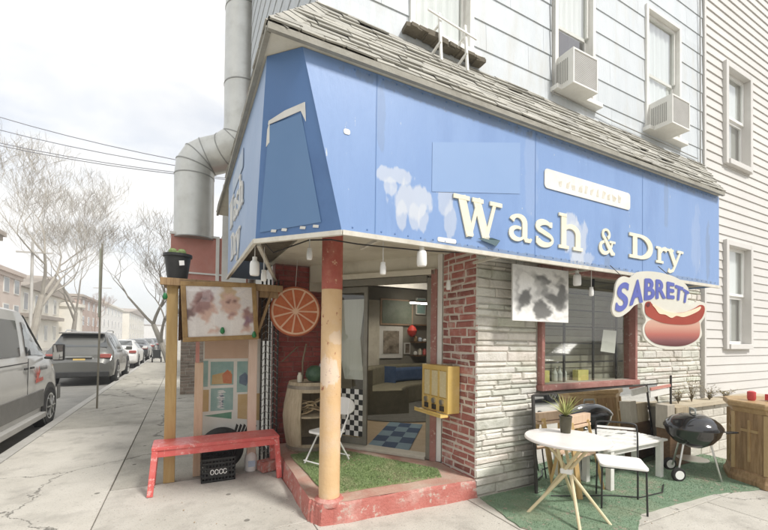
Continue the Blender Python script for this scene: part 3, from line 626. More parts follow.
G = {
 'W': [([(.16, 1), (.36, 0)], .2), ([(.36, .02), (.53, .86)], .09), ([(.50, 1), (.74, 0)], .2), ([(.74, .02), (.95, 1)], .09), ([(-.02, .955), (.34, .955)], .09), ([(.40, .955), (.66, .955)], .09), ([(.82, .955), (1.12, .955)], .09), ([(.28, .03), (.42, .03)], .06), ([(.68, .03), (.80, .03)], .06)],
 'a': [(arc(.33, .52, .22, .2, 165, 0, 12), [.17, .16, .13, .11, .1, .1, .11, .13, .15, .17, .18, .18, .18]), ([(.55, .54), (.55, .16), (.60, .06), (.74, .05), (.78, .12)], [.18, .18, .13, .1, .06]), (arc(.31, .22, .22, .17, 60, 330, 18), mod(19, .07, .16, 3.14, 2))],
 's': [(arc(.32, .56, .21, .15, 20, 215, 14) + arc(.34, .20, .24, .16, 60, -160, 14), mod(30, .08, .17, 3.3, 3)), ([(.53, .58), (.53, .74)], .07), ([(.09, .06), (.09, .26)], .07)],
 'h': [([(.17, 0), (.17, 1.05)], .19), (arc(.42, .46, .25, .24, 170, 0, 12), [.08, .09, .1, .1, .11, .12, .13, .14, .15, .17, .18, .19, .19]), ([(.67, .48), (.67, 0)], .19), ([(.0, .045), (.34, .045)], .085), ([(.50, .045), (.84, .045)], .085), ([(-.0, 1.01), (.26, 1.01)], .08)],
 '&': [(arc(.36, .78, .16, .17, -60, 240, 18), mod(19, .08, .12)), ([(.26, .66), (.45, .36), (.66, .06), (.78, .05)], [.1, .17, .17, .08]), (arc(.30, .26, .22, .22, 100, 330, 16), mod(17, .09, .16, 3.14)), ([(.49, .16), (.62, .34), (.66, .50)], [.09, .08, .07]), ([(.52, .50), (.80, .50)], .075)],
 'D': [([(.2, 0), (.2, 1)], .2), (arc(.34, .5, .42, .46, 90, -90, 20), mod(21, .09, .23, 3.14, 2)), ([(.0, .955), (.36, .955)], .09), ([(.0, .045), (.36, .045)], .09)],
 'r': [([(.18, 0), (.18, .7)], .19), ([(0, .045), (.38, .045)], .085), ([(0, .665), (.2, .665)], .08), ([(.22, .45), (.33, .62), (.46, .66), (.56, .60)], [.09, .11, .15, .17])],
 'y': [([(.14, .7), (.42, .05)], .19), ([(.70, .7), (.42, .05), (.30, -.2), (.14, -.27), (.06, -.2)], [.09, .1, .1, .11, .15]), ([(-.02, .665), (.32, .665)], .08), ([(.52, .665), (.84, .665)], .08)]}
def words(mb, items, F):
    for ch, X0, wid, zb, hgt in items:
        ws = {'W': 1.1, 'a': .8, 's': .62, 'h': .84, '&': .82, 'D': .88, 'r': .64, 'y': .84}[ch]
        for k, (pts, w) in enumerate(G[ch]):
            sx = wid / ws; ww = [q * (sx + hgt) / 2 for q in (w if isinstance(w, (list, tuple)) else [w] * len(pts))]
            ribbon(mb, [(X0 + p[0] * sx, zb + p[1] * hgt) for p in pts], ww, F, .012 + .0005 * k)
def Ff(x, z, d): return (x, AY - .0015 - d, z)
items = [('W', 1.99, .52, 2.485, .335), ('a', 2.60, .30, 2.515, .325), ('s', 2.93, .27, 2.51, .325), ('h', 3.27, .36, 2.52, .33), ('&', 3.89, .29, 2.535, .28), ('D', 4.43, .48, 2.555, .27), ('r', 4.96, .26, 2.545, .27), ('y', 5.20, .36, 2.535, .28)]
for it in items: mb = MB(); words(mb, [it], Ff); mb.build('letter', letterm, Aw)
def rrect(x0, x1, z0, z1, r, n=5):
    P = []
    for cx, cz, a in ((x1 - r, z1 - r, 0), (x0 + r, z1 - r, 90), (x0 + r, z0 + r, 180), (x1 - r, z0 + r, 270)):
        P += arc(cx, cz, r, r, a, a + 90, n)
    return P
def plate(mb, pts, F, d0, d1):
    n = len(pts); mb.add([F(*p, d1) for p in pts] + [F(*p, d0) for p in pts], [tuple(range(n)), *[(i, i + n, (i + 1) % n + n, (i + 1) % n) for i in range(n)]])
mb = MB(); plate(mb, rrect(3.07, 4.45, 3.08, 3.27, .04), Ff, 0, .008); nb = mb.build('faded_name_board', whitepaint, Aw)
mb = MB(); rn = random.Random(4)
for i in range(11):
    x = 3.28 + i * .095; mb_pts = [(x, 3.13), (x + rn.uniform(.02, .06), 3.13), (x + rn.uniform(.03, .07), rn.uniform(3.17, 3.22)), (x + rn.uniform(-.02, .02), rn.uniform(3.17, 3.22))]
    plate(mb, mb_pts, Ff, .008, .0095)
mb.build('faded_mark', mat('faded_ink', (.55, .50, .38), (.68, .66, .60), 14, .7, contrast=.3), nb)
mb = MB(); plate(mb, [(1.77, 2.80), (2.75, 2.96), (2.75, 3.44), (1.77, 3.205)], Ff, 0, .0018); lab(mb.build('mask_patch', blue_patch, Aw), 'flat paler blue rectangle masking the lettering')  # flat rectangle where text is masked out, not a mend
# alpha smudges: irregular flaked paint built as many small plates
smud = mat('worn_paint', (.42, .50, .62), (.55, .62, .70), 8, .8)
mb = MB(); plate(mb, rrect(1.83, 2.02, 2.402, 2.44, .015, 3), Ff, 0, .002); mb.build('tape_scrap', whitepaint, Aw); mb = MB(); plate(mb, rrect(1.00, 1.05, 3.08, 3.12, .015, 3), Ff, 0, .002)
mb.build('tape_scrap', whitepaint, Aw)
mb = MB(); mb.add([(2.24, AY - .016, 2.475), (2.44, AY - .03, 2.43), (2.50, AY - .016, 2.49), (2.40, AY - .02, 2.50)], [(0, 1, 2, 3)]); mb.build('peeling_film', mat('film_dark', (.05, .09, .1), None, 5, .4), Aw)
# corner panel coordinates
c00, c10, c11, c01 = V((.49, 3.21, AZ0)), V((1.0, AY, AZ0)), V((.69, AY, AZ1)), V((.49, 2.83, AZ1)); cn = V((-.72, -.69, -.05)).normalized()
def Fc(u_, v_, d): 
    p = (c00 * (1 - u_) + c10 * u_) * (1 - v_) + (c01 * (1 - u_) + c11 * u_) * v_
    return tuple(p + cn * (.006 + d))
mb = MB(); plate(mb, [(.06, .05), (.80, .07), (.74, .665), (.14, .64)], Fc, 0, .002); lab(mb.build('mask_patch', blue_patch2, Aw), 'flat mid blue rectangle masking text on the corner')  # masked-out rectangle on the corner panel
mb = MB(); plate(mb, [(.10, .53), (.155, .55), (.15, .66), (.11, .62)], Fc, 0, .004); mb.build('torn_edge', whitepaint, Aw); mb = MB(); plate(mb, [(.12, .645), (.74, .68), (.80, .62), (.84, .72), (.45, .70), (.13, .665)], Fc, 0, .004)
mb.build('torn_edge', whitepaint, Aw)
for a in (.2, .33, .55, .7): mb = MB(); plate(mb, [(a, .045), (a + .06, .04), (a + .07, .055), (a + .01, .06)], Fc, 0, .004); mb.build('paint_fleck', whitepaint, Aw)
def Fs(y_, z, d): return (.49 - .004 - d, 5.5 - y_, z)   # y_ measured from back end toward the corner
mb = MB(); sc_ = .62; its = []
for ch, X0, wid, zb, hgt in items[:4]: its.append((ch, .35 + (X0 - 1.99) * .72, wid * .8, 2.90, hgt * 1.0))
for ch, X0, wid, zb, hgt in items[5:]: its.append((ch, .55 + (X0 - 4.43) * .72, wid * .8, 2.50, hgt * 1.1))
[words(q := MB(), [it], Fs) or lab(q.build('side_letter', whitepaint, Aw), 'faded white letter on the side street panel') for it in its]
mb = MB(); plate(mb, rrect(.6, 1.5, 3.27, 3.47, .04), Fs, 0, .006); mb.build('faded_name_board', smud, Aw)

# ------------------------------------------------------------------ duct
Du = thing('exhaust_duct', 'big galvanised steel exhaust duct with a swept offset elbow beside the awning', 'duct', (.12, 8.0, 3.4))
pts = [(.13, 8.0, 3.4), (.125, 8.0, 4.0), (.12, 7.99, 4.55)]
c0 = V((.115, 7.985, 4.75)); 
for a in (20, 45, 70): pts.append((.115 + .33 * (1 - math.cos(R(a))) , 7.98 - .05 * a / 90, 4.62 + .36 * math.sin(R(a))))
pts += [(.56, 7.85, 5.03), (.66, 7.78, 5.07)]
for a in (20, 45, 70): pts.append((.66 + .25 * math.sin(R(a)), 7.72 - .15 * a / 90, 5.10 + .30 * (1 - math.cos(R(a)))))
pts += [(.91, 7.56, 5.5), (.90, 7.55, 6.2), (.90, 7.54, 7.6), (.89, 7.53, 10)]
mb = MB(); mb.tube(pts, .335, 36); mb.build('duct_pipe', galv, Du, smooth=True)
mb = MB()
for i in (0, 2, 3, 4, 5, 7, 9, 10, 12, 13):
    p = V(pts[i]); d = (V(pts[min(i + 1, len(pts) - 1)]) - V(pts[max(i - 1, 0)])).normalized(); mb = MB(); mb.tube([p - d * .009, p + d * .009], .342, 36); mb.build('seam_band', galvseam, Du, smooth=True)
mb = MB(); mb.box((1.0, 7.2, 5.95), (.1, .12, .12)); mb.bar((.8, 7.3, 5.98), (1.4, 7.3, 5.98), .03); mb.build('wall_bracket', redtrim, Du)
Rb = thing('red_panel_housing', 'faded red boxed housing with pale trims under the steel duct', 'housing', (.37, 8.2, 2.6))
MB().bb(-.24, 1.08, 7.9, 8.6, 2.55, 3.45).build('housing_panel', redboard, Rb)
MB().bb(-.25, 1.08, 7.875, 7.897, 2.74, 2.77).bb(.50, .56, 7.87, 7.897, 2.55, 3.47).bb(-.26, .5, 7.87, 7.897, 3.43, 3.47).build('trim', whitepaint, Rb)
MB().bb(.57, .98, 7.4, 7.44, 2.0, 4.3).build('white_downboard', whitepaint, Rb)

# ------------------------------------------------------------------ air conditioners
def ac(x0, x1, yf, z0, z1, label):
    t = thing('air_conditioner', label, 'air conditioner', ((x0 + x1) / 2, yf + .2, z0), group='window air conditioners')
    mb = MB(); s = .022
    mb.bb(x0, x0 + s, yf, YW + .03, z0, z1); mb.bb(x1 - s, x1, yf, YW + .03, z0, z1); mb.bb(x0 + s, x1 - s, yf, YW + .03, z0, z0 + s); mb.bb(x0 + s, x1 - s, yf, YW + .03, z1 - s, z1)
    mb.build('casing', whitepaint, t, bevel=.004)
    mb = MB(); n = 26
    for i in range(n): mb.bb(x0 + s + .002, x1 - s - .002, yf + .008, yf + .013, z0 + s + (z1 - z0 - 2 * s) * (i + .25) / n, z0 + s + (z1 - z0 - 2 * s) * (i + .65) / n)
    mb.build('coil_grille', mat('ac_grille', (.56, .55, .52), (.68, .67, .64), 6, .6), t)
    MB().bb(x0 + s, x1 - s, yf + .03, yf + .05, z0 + s, z1 - s).build('coil', mat('ac_coil', (.34, .33, .31), None, 6, .6), t)
    mb = MB()
    for i in range(9): mb.bb(x0 - .004, x0 - .001, yf + .07 + i * .022, yf + .078 + i * .022, z0 + .06, z1 - .08)
    mb.build('side_vent', seam, t)
    mb = MB(); mb.bb(x0 - .01, x1 + .02, YW - .02, YW + .04, z1 + .001, z1 + .03); mb.build('mounting_rail', whitepaint, t)
ac(3.77, 4.20, 2.83, 4.46, 4.86, 'window air conditioner in the dark upper window left of the other one')
ac(5.62, 6.06, 2.76, 4.47, 4.86, 'window air conditioner jutting below the tall bright upper window')

# ------------------------------------------------------------------ hot dog sign
u = V((.905, -.425, 0)).normalized(); vv = V((0, 0, 1)); so = V((4.30, 2.225, 1.935))
Hs = thing('hot_dog_sign', 'cut-out hanging sign with arched blue lettering over a painted hot dog', 'sign', tuple(so))
S = .0105
def px(x, y): return ((x - 665) * S, (312 - y) * S)
def Fh(x, z, d): return tuple(so + u * x + vv * z + V((u.y, -u.x, 0)) * d)
def spl(P, n=6):
    out = []; k = len(P)
    for i in range(k):
        p0, p1, p2, p3 = P[(i - 1) % k], P[i], P[(i + 1) % k], P[(i + 2) % k]
        for j in range(n):
            t = j / n; out.append(tuple(.5 * ((2 * p1[a]) + (-p0[a] + p2[a]) * t + (2 * p0[a] - 5 * p1[a] + 4 * p2[a] - p3[a]) * t * t + (-p0[a] + 3 * p1[a] - 3 * p2[a] + p3[a]) * t ** 3) for a in (0, 1)))
    return out
def hpx(L_): return spl([px(*p) for p in L_])
board = hpx([(617.5, 312), (620, 300), (622, 287), (628, 281), (635, 282), (638, 280), (643, 276.5), (655, 275.5), (670, 277.5), (683, 282), (692, 289), (694, 296), (693, 307), (702, 304.5), (709, 305), (712, 310), (710, 319), (706, 326), (707, 337), (700, 345), (688, 350), (672, 351), (658, 347), (650, 340), (648, 330), (651, 323), (648, 314), (647, 307), (640, 309), (634, 315), (626, 320), (620, 319)])
signw = mat('sign_cream', (.66, .64, .55), (.74, .72, .64), 4, .5)
mb = MB(); plate(mb, board, Fh, -.025, 0); mb.add([Fh(*p, -.025) for p in board], [tuple(range(len(board)))[::-1]]); mb.build('board', signw, Hs)
# lettering from font glyphs set on an arch
sb = mat('sign_blue', (.11, .13, .42), (.15, .18, .48), 4, .5)
def glyph(ch, bold=.02):
    c = bpy.data.curves.new('t', 'FONT'); c.body = ch; c.size = 1; c.offset = bold; c.fill_mode = 'BOTH'; o = bpy.data.objects.new('t', c); col.objects.link(o)
    dg = bpy.context.evaluated_depsgraph_get(); me = bpy.data.meshes.new_from_object(o.evaluated_get(dg)); bpy.data.objects.remove(o)
    vs = [tuple(v.co) for v in me.vertices]; fs = [tuple(p.vertices) for p in me.polygons]; bpy.data.meshes.remove(me)
    x0 = min(v[0] for v in vs); x1 = max(v[0] for v in vs); y0 = min(v[1] for v in vs); y1 = max(v[1] for v in vs)
    return [((v[0] - x0) / (x1 - x0), (v[1] - y0) / (y1 - y0)) for v in vs], fs
# letter quads in photo pixels: BL, BR, TR, TL
LQ = [('S', (620.5, 316), (632, 313), (634.5, 286.5), (624, 288)), ('A', (635, 309), (647.5, 305.5), (644.5, 283.5), (641, 284.5)), ('B', (649.5, 303.5), (659.5, 302), (659, 283), (650, 283)),
      ('R', (661, 301.8), (670.5, 301.5), (669.5, 284.5), (661, 283.6)), ('E', (672, 301.5), (679, 301.8), (679, 287), (672, 285.5)), ('T', (680, 302.5), (686, 303.5), (688, 291), (680.5, 288.5)), ('T', (687, 304.5), (692, 306), (693.5, 295), (688.8, 292.3))]
mb = MB()
for k, (ch, bl, br, tr, tl) in enumerate(LQ):
    vs, fs = glyph(ch, .018); bl, br, tr, tl = px(*bl), px(*br), px(*tr), px(*tl); P = []
    for x, y in vs:
        q = [(bl[i] * (1 - x) + br[i] * x) * (1 - y) + (tl[i] * (1 - x) + tr[i] * x) * y for i in (0, 1)]; P.append(q)
    for j_, (ox, oz) in enumerate(((0, 0), (.006, 0), (-.006, 0), (0, .005), (0, -.005))): mb.add([Fh(q[0] + ox, q[1] + oz, .003 + .0004 * j_) for q in P], fs)
mb.build('sign_lettering', sb, Hs)
def layer(L_, d, m, nm, raw=False):
    mb = MB(); plate(mb, hpx(L_), Fh, 0, d); return mb.build(nm, m, Hs)
# bun with painted tonal bands (artwork of the sign)
bunm = bpy.data.materials.new('sign_bun'); bunm.use_nodes = True
nt = bunm.node_tree; tc = nt.nodes.new('ShaderNodeTexCoord'); sx_ = nt.nodes.new('ShaderNodeSeparateXYZ'); nt.links.new(tc.outputs['Object'], sx_.inputs[0])
cr = nt.nodes.new('ShaderNodeValToRGB'); mr = nt.nodes.new('ShaderNodeMapRange'); mr.inputs['From Min'].default_value = -.38; mr.inputs['From Max'].default_value = -.06; nt.links.new(sx_.outputs['Z'], mr.inputs[0]); nt.links.new(mr.outputs[0], cr.inputs[0])
e = cr.color_ramp.elements; e[0].position = 0; e[0].color = (.10, .03, .03, 1); e[1].position = 1; e[1].color = (.66, .48, .38, 1)
for p, c in ((.18, (.22, .09, .09)), (.38, (.46, .15, .12)), (.62, (.60, .33, .25))): q = e.new(p); q.color = (*c, 1)
nt.links.new(cr.outputs[0], nt.nodes['Principled BSDF'].inputs['Base Color'])
layer([(651, 327), (655, 323), (665, 321), (680, 323), (695, 323.5), (703, 322), (705, 330), (703, 340), (692, 346.5), (678, 348), (662, 346), (653, 340), (650, 333)], .003, bunm, 'painted_bun')
layer([(650, 311), (651, 306), (655, 305), (658, 308), (672, 315), (688, 315), (699, 311), (705, 307.5), (709, 309), (709, 315), (705, 322), (697, 326), (684, 327), (668, 325.5), (656, 321), (651, 317)], .006, mat('sign_sausage', (.33, .06, .04), (.39, .08, .055), 5, .5), 'painted_sausage')
layer([(657, 308), (661, 309), (672, 314.5), (686, 315.5), (699, 311.5), (705, 309), (704, 312.5), (697, 316.5), (688, 319.5), (681, 318.5), (676, 320.5), (670, 317.5), (664, 316.5), (660, 311.5)], .009, mat('sign_mustard', (.80, .62, .45), None, 5, .5), 'painted_mustard')
layer([(651, 308), (652.5, 306), (654.5, 306.5), (654, 309.5), (652, 310)], .0095, mat('sign_dark', (.12, .03, .03), None, 5, .5), 'painted_tip')
mb = MB()
for x in (-.36, .16): mb.tube([Fh(x, .30, -.01), (so.x + u.x * x, so.y + u.y * x + .16, 2.40)], .004, 5)
mb.build('hanging_wire', iron, Hs)

# ------------------------------------------------------------------ poster
Po = thing('photo_poster', 'large grey and white photo poster of seated figures hung under the awning', 'poster', (3.36, 2.9, 2.1))
MB().bb(2.95, 3.79, 2.895, 2.91, 1.80, 2.375).build('poster_board', mat('poster_paper', (.62, .62, .60), (.78, .78, .75), 3, .4), Po)
def Fp(x, z, d): return (2.95 + x * .84, 2.8945 - d, 1.80 + z * .575)
attrm = {}
def image_mesh(name, rows, pal, F, parent, sub=4, rough=.4, seed=1, amp=.05):
    rn = random.Random(seed); nr, nc = len(rows), len(rows[0]); px_ = [[pal[c] for c in r_] for r_ in rows]
    W2, H2 = nc * sub, nr * sub; vs, cs = [], []
    def samp(x, y):
        x = min(max(x * nc - .5, 0), nc - 1.001); y = min(max(y * nr - .5, 0), nr - 1.001); i0, j0 = int(x), int(y); fx, fy = x - i0, y - j0; fx = min(max((fx - .5) * 1.0 + .5, 0), 1); fy = min(max((fy - .5) * 1.0 + .5, 0), 1)
        return [(px_[j0][i0][k] * (1 - fx) + px_[j0][i0 + 1][k] * fx) * (1 - fy) + (px_[j0 + 1][i0][k] * (1 - fx) + px_[j0 + 1][i0 + 1][k] * fx) * fy for k in range(3)]
    for j in range(H2 + 1):
        for i in range(W2 + 1):
            vs.append(F(i / W2, 1 - j / H2, .0006)); n = rn.uniform(-amp, amp); X_, Y_ = i / W2, j / H2; q = samp(X_ + .014 * math.sin(Y_ * 41 + seed) + .008 * math.sin(X_ * 63 + Y_ * 29), Y_ + .014 * math.sin(X_ * 37 + 1) + .008 * math.sin(Y_ * 57 - X_ * 31)); q = [v * v * (3 - 2 * v) * .35 + v * .65 for v in q]; cs.append([max(0, v * (1 + n)) for v in q])
    mb = MB().add(vs, [(j * (W2 + 1) + i, (j + 1) * (W2 + 1) + i, (j + 1) * (W2 + 1) + i + 1, j * (W2 + 1) + i + 1) for j in range(H2) for i in range(W2)])
    if 'm' not in attrm:
        m = bpy.data.materials.new('printed_image'); m.use_nodes = True; at = m.node_tree.nodes.new('ShaderNodeVertexColor'); at.layer_name = 'print'; b = m.node_tree.nodes['Principled BSDF']; b.inputs['Roughness'].default_value = rough; m.node_tree.links.new(at.outputs[0], b.inputs['Base Color']); attrm['m'] = m
    o = mb.build(name, attrm['m'], parent); ca = o.data.color_attributes.new('print', 'FLOAT_COLOR', 'POINT')
    for k, c in enumerate(cs): ca.data[k].color = (*c, 1)
    return o
gp = {str(k): tuple(((.10 + .088 * k) ** 2.0) * t for t in (1, .985, .94)) for k in range(10)}
image_mesh('printed_photo', ["99999999999999999999", "98899999999999899999", "98888888999999777999", "98899977444599998679", "97999996554459986679", "97999996765548867789", "97999998775598765449", "97999998776689995449", "97999699776588994449", "97995499775667894446", "97944498776544444446", "97444498996444444456", "97444489959964444459", "97444498444996444459", "97444894444499644469", "97448984444449964479", "97489894444444996599", "97898994444444999999", "98999994444449899988", "99999999544599888899", "99999999998889999999"], gp, Fp, Po)
mb = MB(); mb.tube([(3.0, 2.9, 2.37), (3.0, 2.9, 2.6)], .003, 4).tube([(3.7, 2.9, 2.37), (3.7, 2.9, 2.6)], .003, 4); mb.build('hanging_wire', iron, Po)

# ------------------------------------------------------------------ string lights
def jar(p, label, big=True):
    t = thing('hanging_light', label, 'light bulb', p, group='bulbs hanging under the awning'); s = 1 if big else .6
    mb = MB(); mb.lathe([(.02, .13 * s), (.034 * s, .12 * s), (.04 * s, .10 * s), (.042 * s, .02), (.036 * s, 0), (.01, -.004)][::-1], p, 16); mb.build('bulb_glass', whitepl, t, smooth=True)
    mb = MB(); mb.tube([(p[0], p[1], p[2] + .12 * s), (p[0], p[1], p[2] + .30)], .004, 5); mb.lathe([(.02, .12 * s), (.02, .16 * s)], p, 10); mb.build('flex', whitepaint, t)
jar((1.42, 2.79, 2.12), 'small bulb hanging in front of the doorway, nearest the red pillar', False); jar((1.70, 2.65, 2.19), 'white jar light hanging in front of the doorway, left of the brick return')
jar((.93, 3.20, 2.26), 'small bulb hanging left of the pillar before the red brick', False); jar((3.78, 2.78, 2.20), 'white jar light hanging right of the grey poster, top of the window')
jar((3.99, 2.76, 2.10), 'small bulb hanging before the barred window', False); jar((.53, 3.48, 2.13), 'white jar light hanging at the awning corner above the picture frame'); jar((.62, 3.55, 2.10), 'small bulb hanging at the awning corner beside the white jar light', False)
jar((2.45, 3.3, 2.12), 'small bulb hanging against the brick return', False)
w = MB(); w.tube([(1.05, 3.0, 2.40), (1.2, 2.8, 2.34), (1.42, 2.72, 2.325), (1.70, 2.70, 2.33), (2.1, 2.72, 2.36), (2.6, 2.74, 2.44)], .006, 6); w.tube([(.55, 3.4, 2.45), (.7, 3.55, 2.36), (.95, 3.3, 2.45), (1.05, 3.0, 2.40)], .006, 6); w.tube([(2.6, 2.74, 2.44), (3.2, 2.8, 2.42), (3.78, 2.8, 2.42), (4.6, 2.8, 2.45)], .006, 6)
tag(w.build('light_cord', iron), 'thin dark light cord strung under the blue awning', 'cord')

# ------------------------------------------------------------------ orange slice
Os = thing('orange_slice_sign', 'round painted orange slice hanging on the red brick wall above the barrel', 'decoration', (1.25, 4.9, 1.93), rz=R(-8))
rO = .315
mb = MB(); mb.lathe([(.001, -.04), (rO - .01, -.04), (rO, -.03), (rO, .05), (rO - .01, .06), (.001, .06)], (0, 0, 0), 40, 'y'); mb.build('rind', mat('orange_rind', (.46, .12, .05), (.54, .17, .08), 5, .5), Os, smooth=True, W=False)
mb = MB(); mb.lathe([(.001, 0), (rO * .93, 0), (rO * .93, -.004), (.001, -.004)], (0, -.041, 0), 40, 'y'); mb.build('pith', mat('orange_pith', (.70, .48, .33), None, 5, .6), Os, W=False)
mb = MB()
for k in range(11):
    a0 = 360 / 11 * k + 2.6; a1 = 360 / 11 * (k + 1) - 2.6; P = [(rO * .10 * math.cos(R((a0 + a1) / 2)), rO * .10 * math.sin(R((a0 + a1) / 2)))] + [(rO * .86 * math.cos(R(a0 + (a1 - a0) * i / 5)), rO * .86 * math.sin(R(a0 + (a1 - a0) * i / 5))) for i in range(6)]
    mb.add([(x, -.052, z) for x, z in P] + [(x, -.044, z) for x, z in P], [tuple(range(7))] + [(i, i + 7, (i + 1) % 7 + 7, (i + 1) % 7) for i in range(7)])
mb.build('segment', mat('orange_flesh', (.46, .10, .035), (.58, .17, .06), 9, .5, spots=(.6, .3, .15), sscale=12, samt=.4), Os, W=False)
mb = MB().tube([(0, .01, rO), (.02, .02, .66)], .003, 4); mb.build('hanging_string', whitepaint, Os, W=False)

# ------------------------------------------------------------------ candy vending box
Vx = thing('candy_dispenser', 'yellow wall mounted three slot vending box beside the shop door', 'vending box', (2.60, 3.62, .8))
y0, y1, z0, z1, xf, xb = 3.36, 3.86, .80, 1.31, 2.50, 2.66
MB().bb(xf + .012, xb, y0, y1, z0, z1).build('cabinet', yelpl, Vx, bevel=.008)
fr = MB()
for k in range(3):
    a = y0 + .035 + k * .15; fr.bb(xf + .004, xf + .011, a, a + .125, z0 + .17, z1 - .06)
fr.build('display_window', mat('candy_pane', (.66, .55, .30), (.74, .66, .44), 14, .25, contrast=.8), Vx)
mb = MB(); mb.bb(xf, xf + .0115, y0, y1, z1 - .05, z1); mb.bb(xf, xf + .0115, y0, y1, z0, z0 + .16)
for k in range(4): mb.bb(xf, xf + .0115, y0 + .0 + k * .1555, y0 + .033 + k * .1555, z0 + .161, z1 - .051)
mb.build('front_frame', yelpl, Vx)
mb = MB()
for k in range(3):
    a = y0 + .10 + k * .15; mb.lathe([(.032, 0), (.032, -.02), (.01, -.022)], (xf, a, z0 + .115), 14, 'x'); 
mb.build('coin_knob', chrome, Vx, smooth=True)
for k in range(3): a = y0 + .10 + k * .15; MB().bb(xf - .012, xf - .001, a - .035, a + .035, z0 + .02, z0 + .075).build('chute_flap', iron, Vx)
mb = MB(); mb.bb(xf - .10, xf, y0 - .01, y1 + .01, z0 - .03, z0 - .005); mb.bb(xf - .10, xf - .09, y0 - .01, y1 + .01, z0 - .004, z0 + .012); mb.build('tray', yelpl, Vx, bevel=.003)
mb = MB().bb(2.60, 2.64, 3.42, 3.52, z1 + .001, z1 + .02); mb.build('lock', chrome, Vx)

# ------------------------------------------------------------------ barrel and things on it
def barrelpts(): return [(.27, 0), (.30, .1), (.33, .28), (.345, .43), (.33, .58), (.30, .74), (.27, .86)]
Br = thing('display_barrel', 'old oak barrel cut open as a shelf against the red brick wall', 'barrel', (1.47, 4.93, .18))
mb = MB(); n = 40; prof = barrelpts(); vs = []
for r_, z in prof:
    for k in range(n + 1): a = 2 * math.pi * k / n; vs.append((r_ * math.cos(a), r_ * math.sin(a), z))
def op_(k, i):  # opening facing -Y (+ slightly toward +X)
    a = 360 * (k + .5) / n; zc = (prof[i][1] + prof[i + 1][1]) / 2; return 238 < a < 325 and .1 < zc < .78
W1 = n + 1
mb.add(vs, [(i * W1 + k, i * W1 + k + 1, (i + 1) * W1 + k + 1, (i + 1) * W1 + k) for i in range(len(prof) - 1) for k in range(n) if not op_(k, i)])
b_ = mb.build('stave_wall', woodgrey, Br, W=False); sm = b_.modifiers.new('solid', 'SOLIDIFY'); sm.thickness = .022; sm.offset = -1
for r0_, z_ in ((.262, .83), (.27, .02), (.315, .43)): MB().lathe([(.001, z_), (r0_, z_), (r0_, z_ + .022), (.001, z_ + .022)], (0, 0, 0), 40).build('shelf', woodgrey, Br, W=False)
mb = MB()
for z, r_ in ((.05, .285), (.80, .285)): mb = MB(); mb.lathe([(r_ - .003, z - .02), (r_ + .009, z - .02), (r_ + .005 - (.004 if z > .4 else -.004), z + .02), (r_ - .003, z + .02)], (0, 0, 0), 40); mb.build('hoop', mat('rusty_hoop', (.2, .17, .13), (.32, .28, .22), 9, .6, metal=.4), Br, W=False)
rw = random.Random(8); mb = MB()
for i in range(9):
    c = V((1.47 + rw.uniform(-.14, .14), 4.84 + rw.uniform(-.05, .08), .65 + i * .017)); rad = rw.uniform(.06, .12); a0 = rw.uniform(0, 6)
    mb.tube([c + V((rad * math.cos(a0 + t * .6), rad * .6 * math.sin(a0 + t * .6), .02 * math.sin(t) + .0 * t)) for t in range(10)], .011, 6)
tag(mb.build('rope_coil', mat('rope', (.48, .36, .2), (.6, .47, .3), 15, .9)), 'tangled tan rope coils on the barrel shelf', 'rope')
mb = MB(); mb.lathe([(.02, 0), (.08, .01), (.115, .06), (.12, .10), (.10, .16), (.05, .20), (.01, .205)], (1.50, 4.84, 1.04), 20)
Gd = tag(mb.build('green_gourd', mat('gourd_green', (.03, .07, .04), (.10, .17, .10), 6, .4, contrast=.3), smooth=True), 'dark green gourd shaped ornament on top of the barrel', 'ornament')
mb = MB(); c = (1.62, 4.86, 1.04)
mb.lathe([(.05, 0), (.06, .05), (.045, .12), (.06, .16), (.05, .22), (.01, .25)], c, 16); tag(mb.build('white_figurine', whitepl, smooth=True), 'small white figurine beside the green gourd on the barrel', 'figurine')
mb = MB(); mb.lathe([(.03, 0), (.032, .08), (.02, .10), (.02, .12)], (1.30, 4.82, 1.04), 12); tag(mb.build('small_jar', cream, smooth=True), 'small cream jar at the left of the barrel top', 'jar')
mb = MB(); mb.tube([(1.36, 4.9, 1.04), (1.355, 4.9, 1.30), (1.40, 4.9, 1.52)], .012, 6); mb.tube([(1.16, 5.2, 1.28), (1.36, 5.15, 1.48)], .009, 5); tag(mb.build('driftwood_stick', twigm), 'thin bare sticks standing on the barrel against the brick', 'stick')

# ------------------------------------------------------------------ white chair on the step
def bentube(mb, P, r=.011, n=8, sub=4):
    out = []; P = [V(p) for p in P]
    for i in range(len(P) - 1):
        p0 = P[max(i - 1, 0)]; p1 = P[i]; p2 = P[i + 1]; p3 = P[min(i + 2, len(P) - 1)]
        for j in range(sub):
            t = j / sub; out.append(.5 * ((2 * p1) + (-p0 + p2) * t + (2 * p0 - 5 * p1 + 4 * p2 - p3) * t * t + (-p0 + 3 * p1 - 3 * p2 + p3) * t ** 3))
    out.append(P[-1]); mb.tube(out, r, n)
Wc = thing('folding_chair', 'small white folding chair with oval backrest standing on the red step', 'chair', (1.47, 4.22, .18), rz=R(-62))
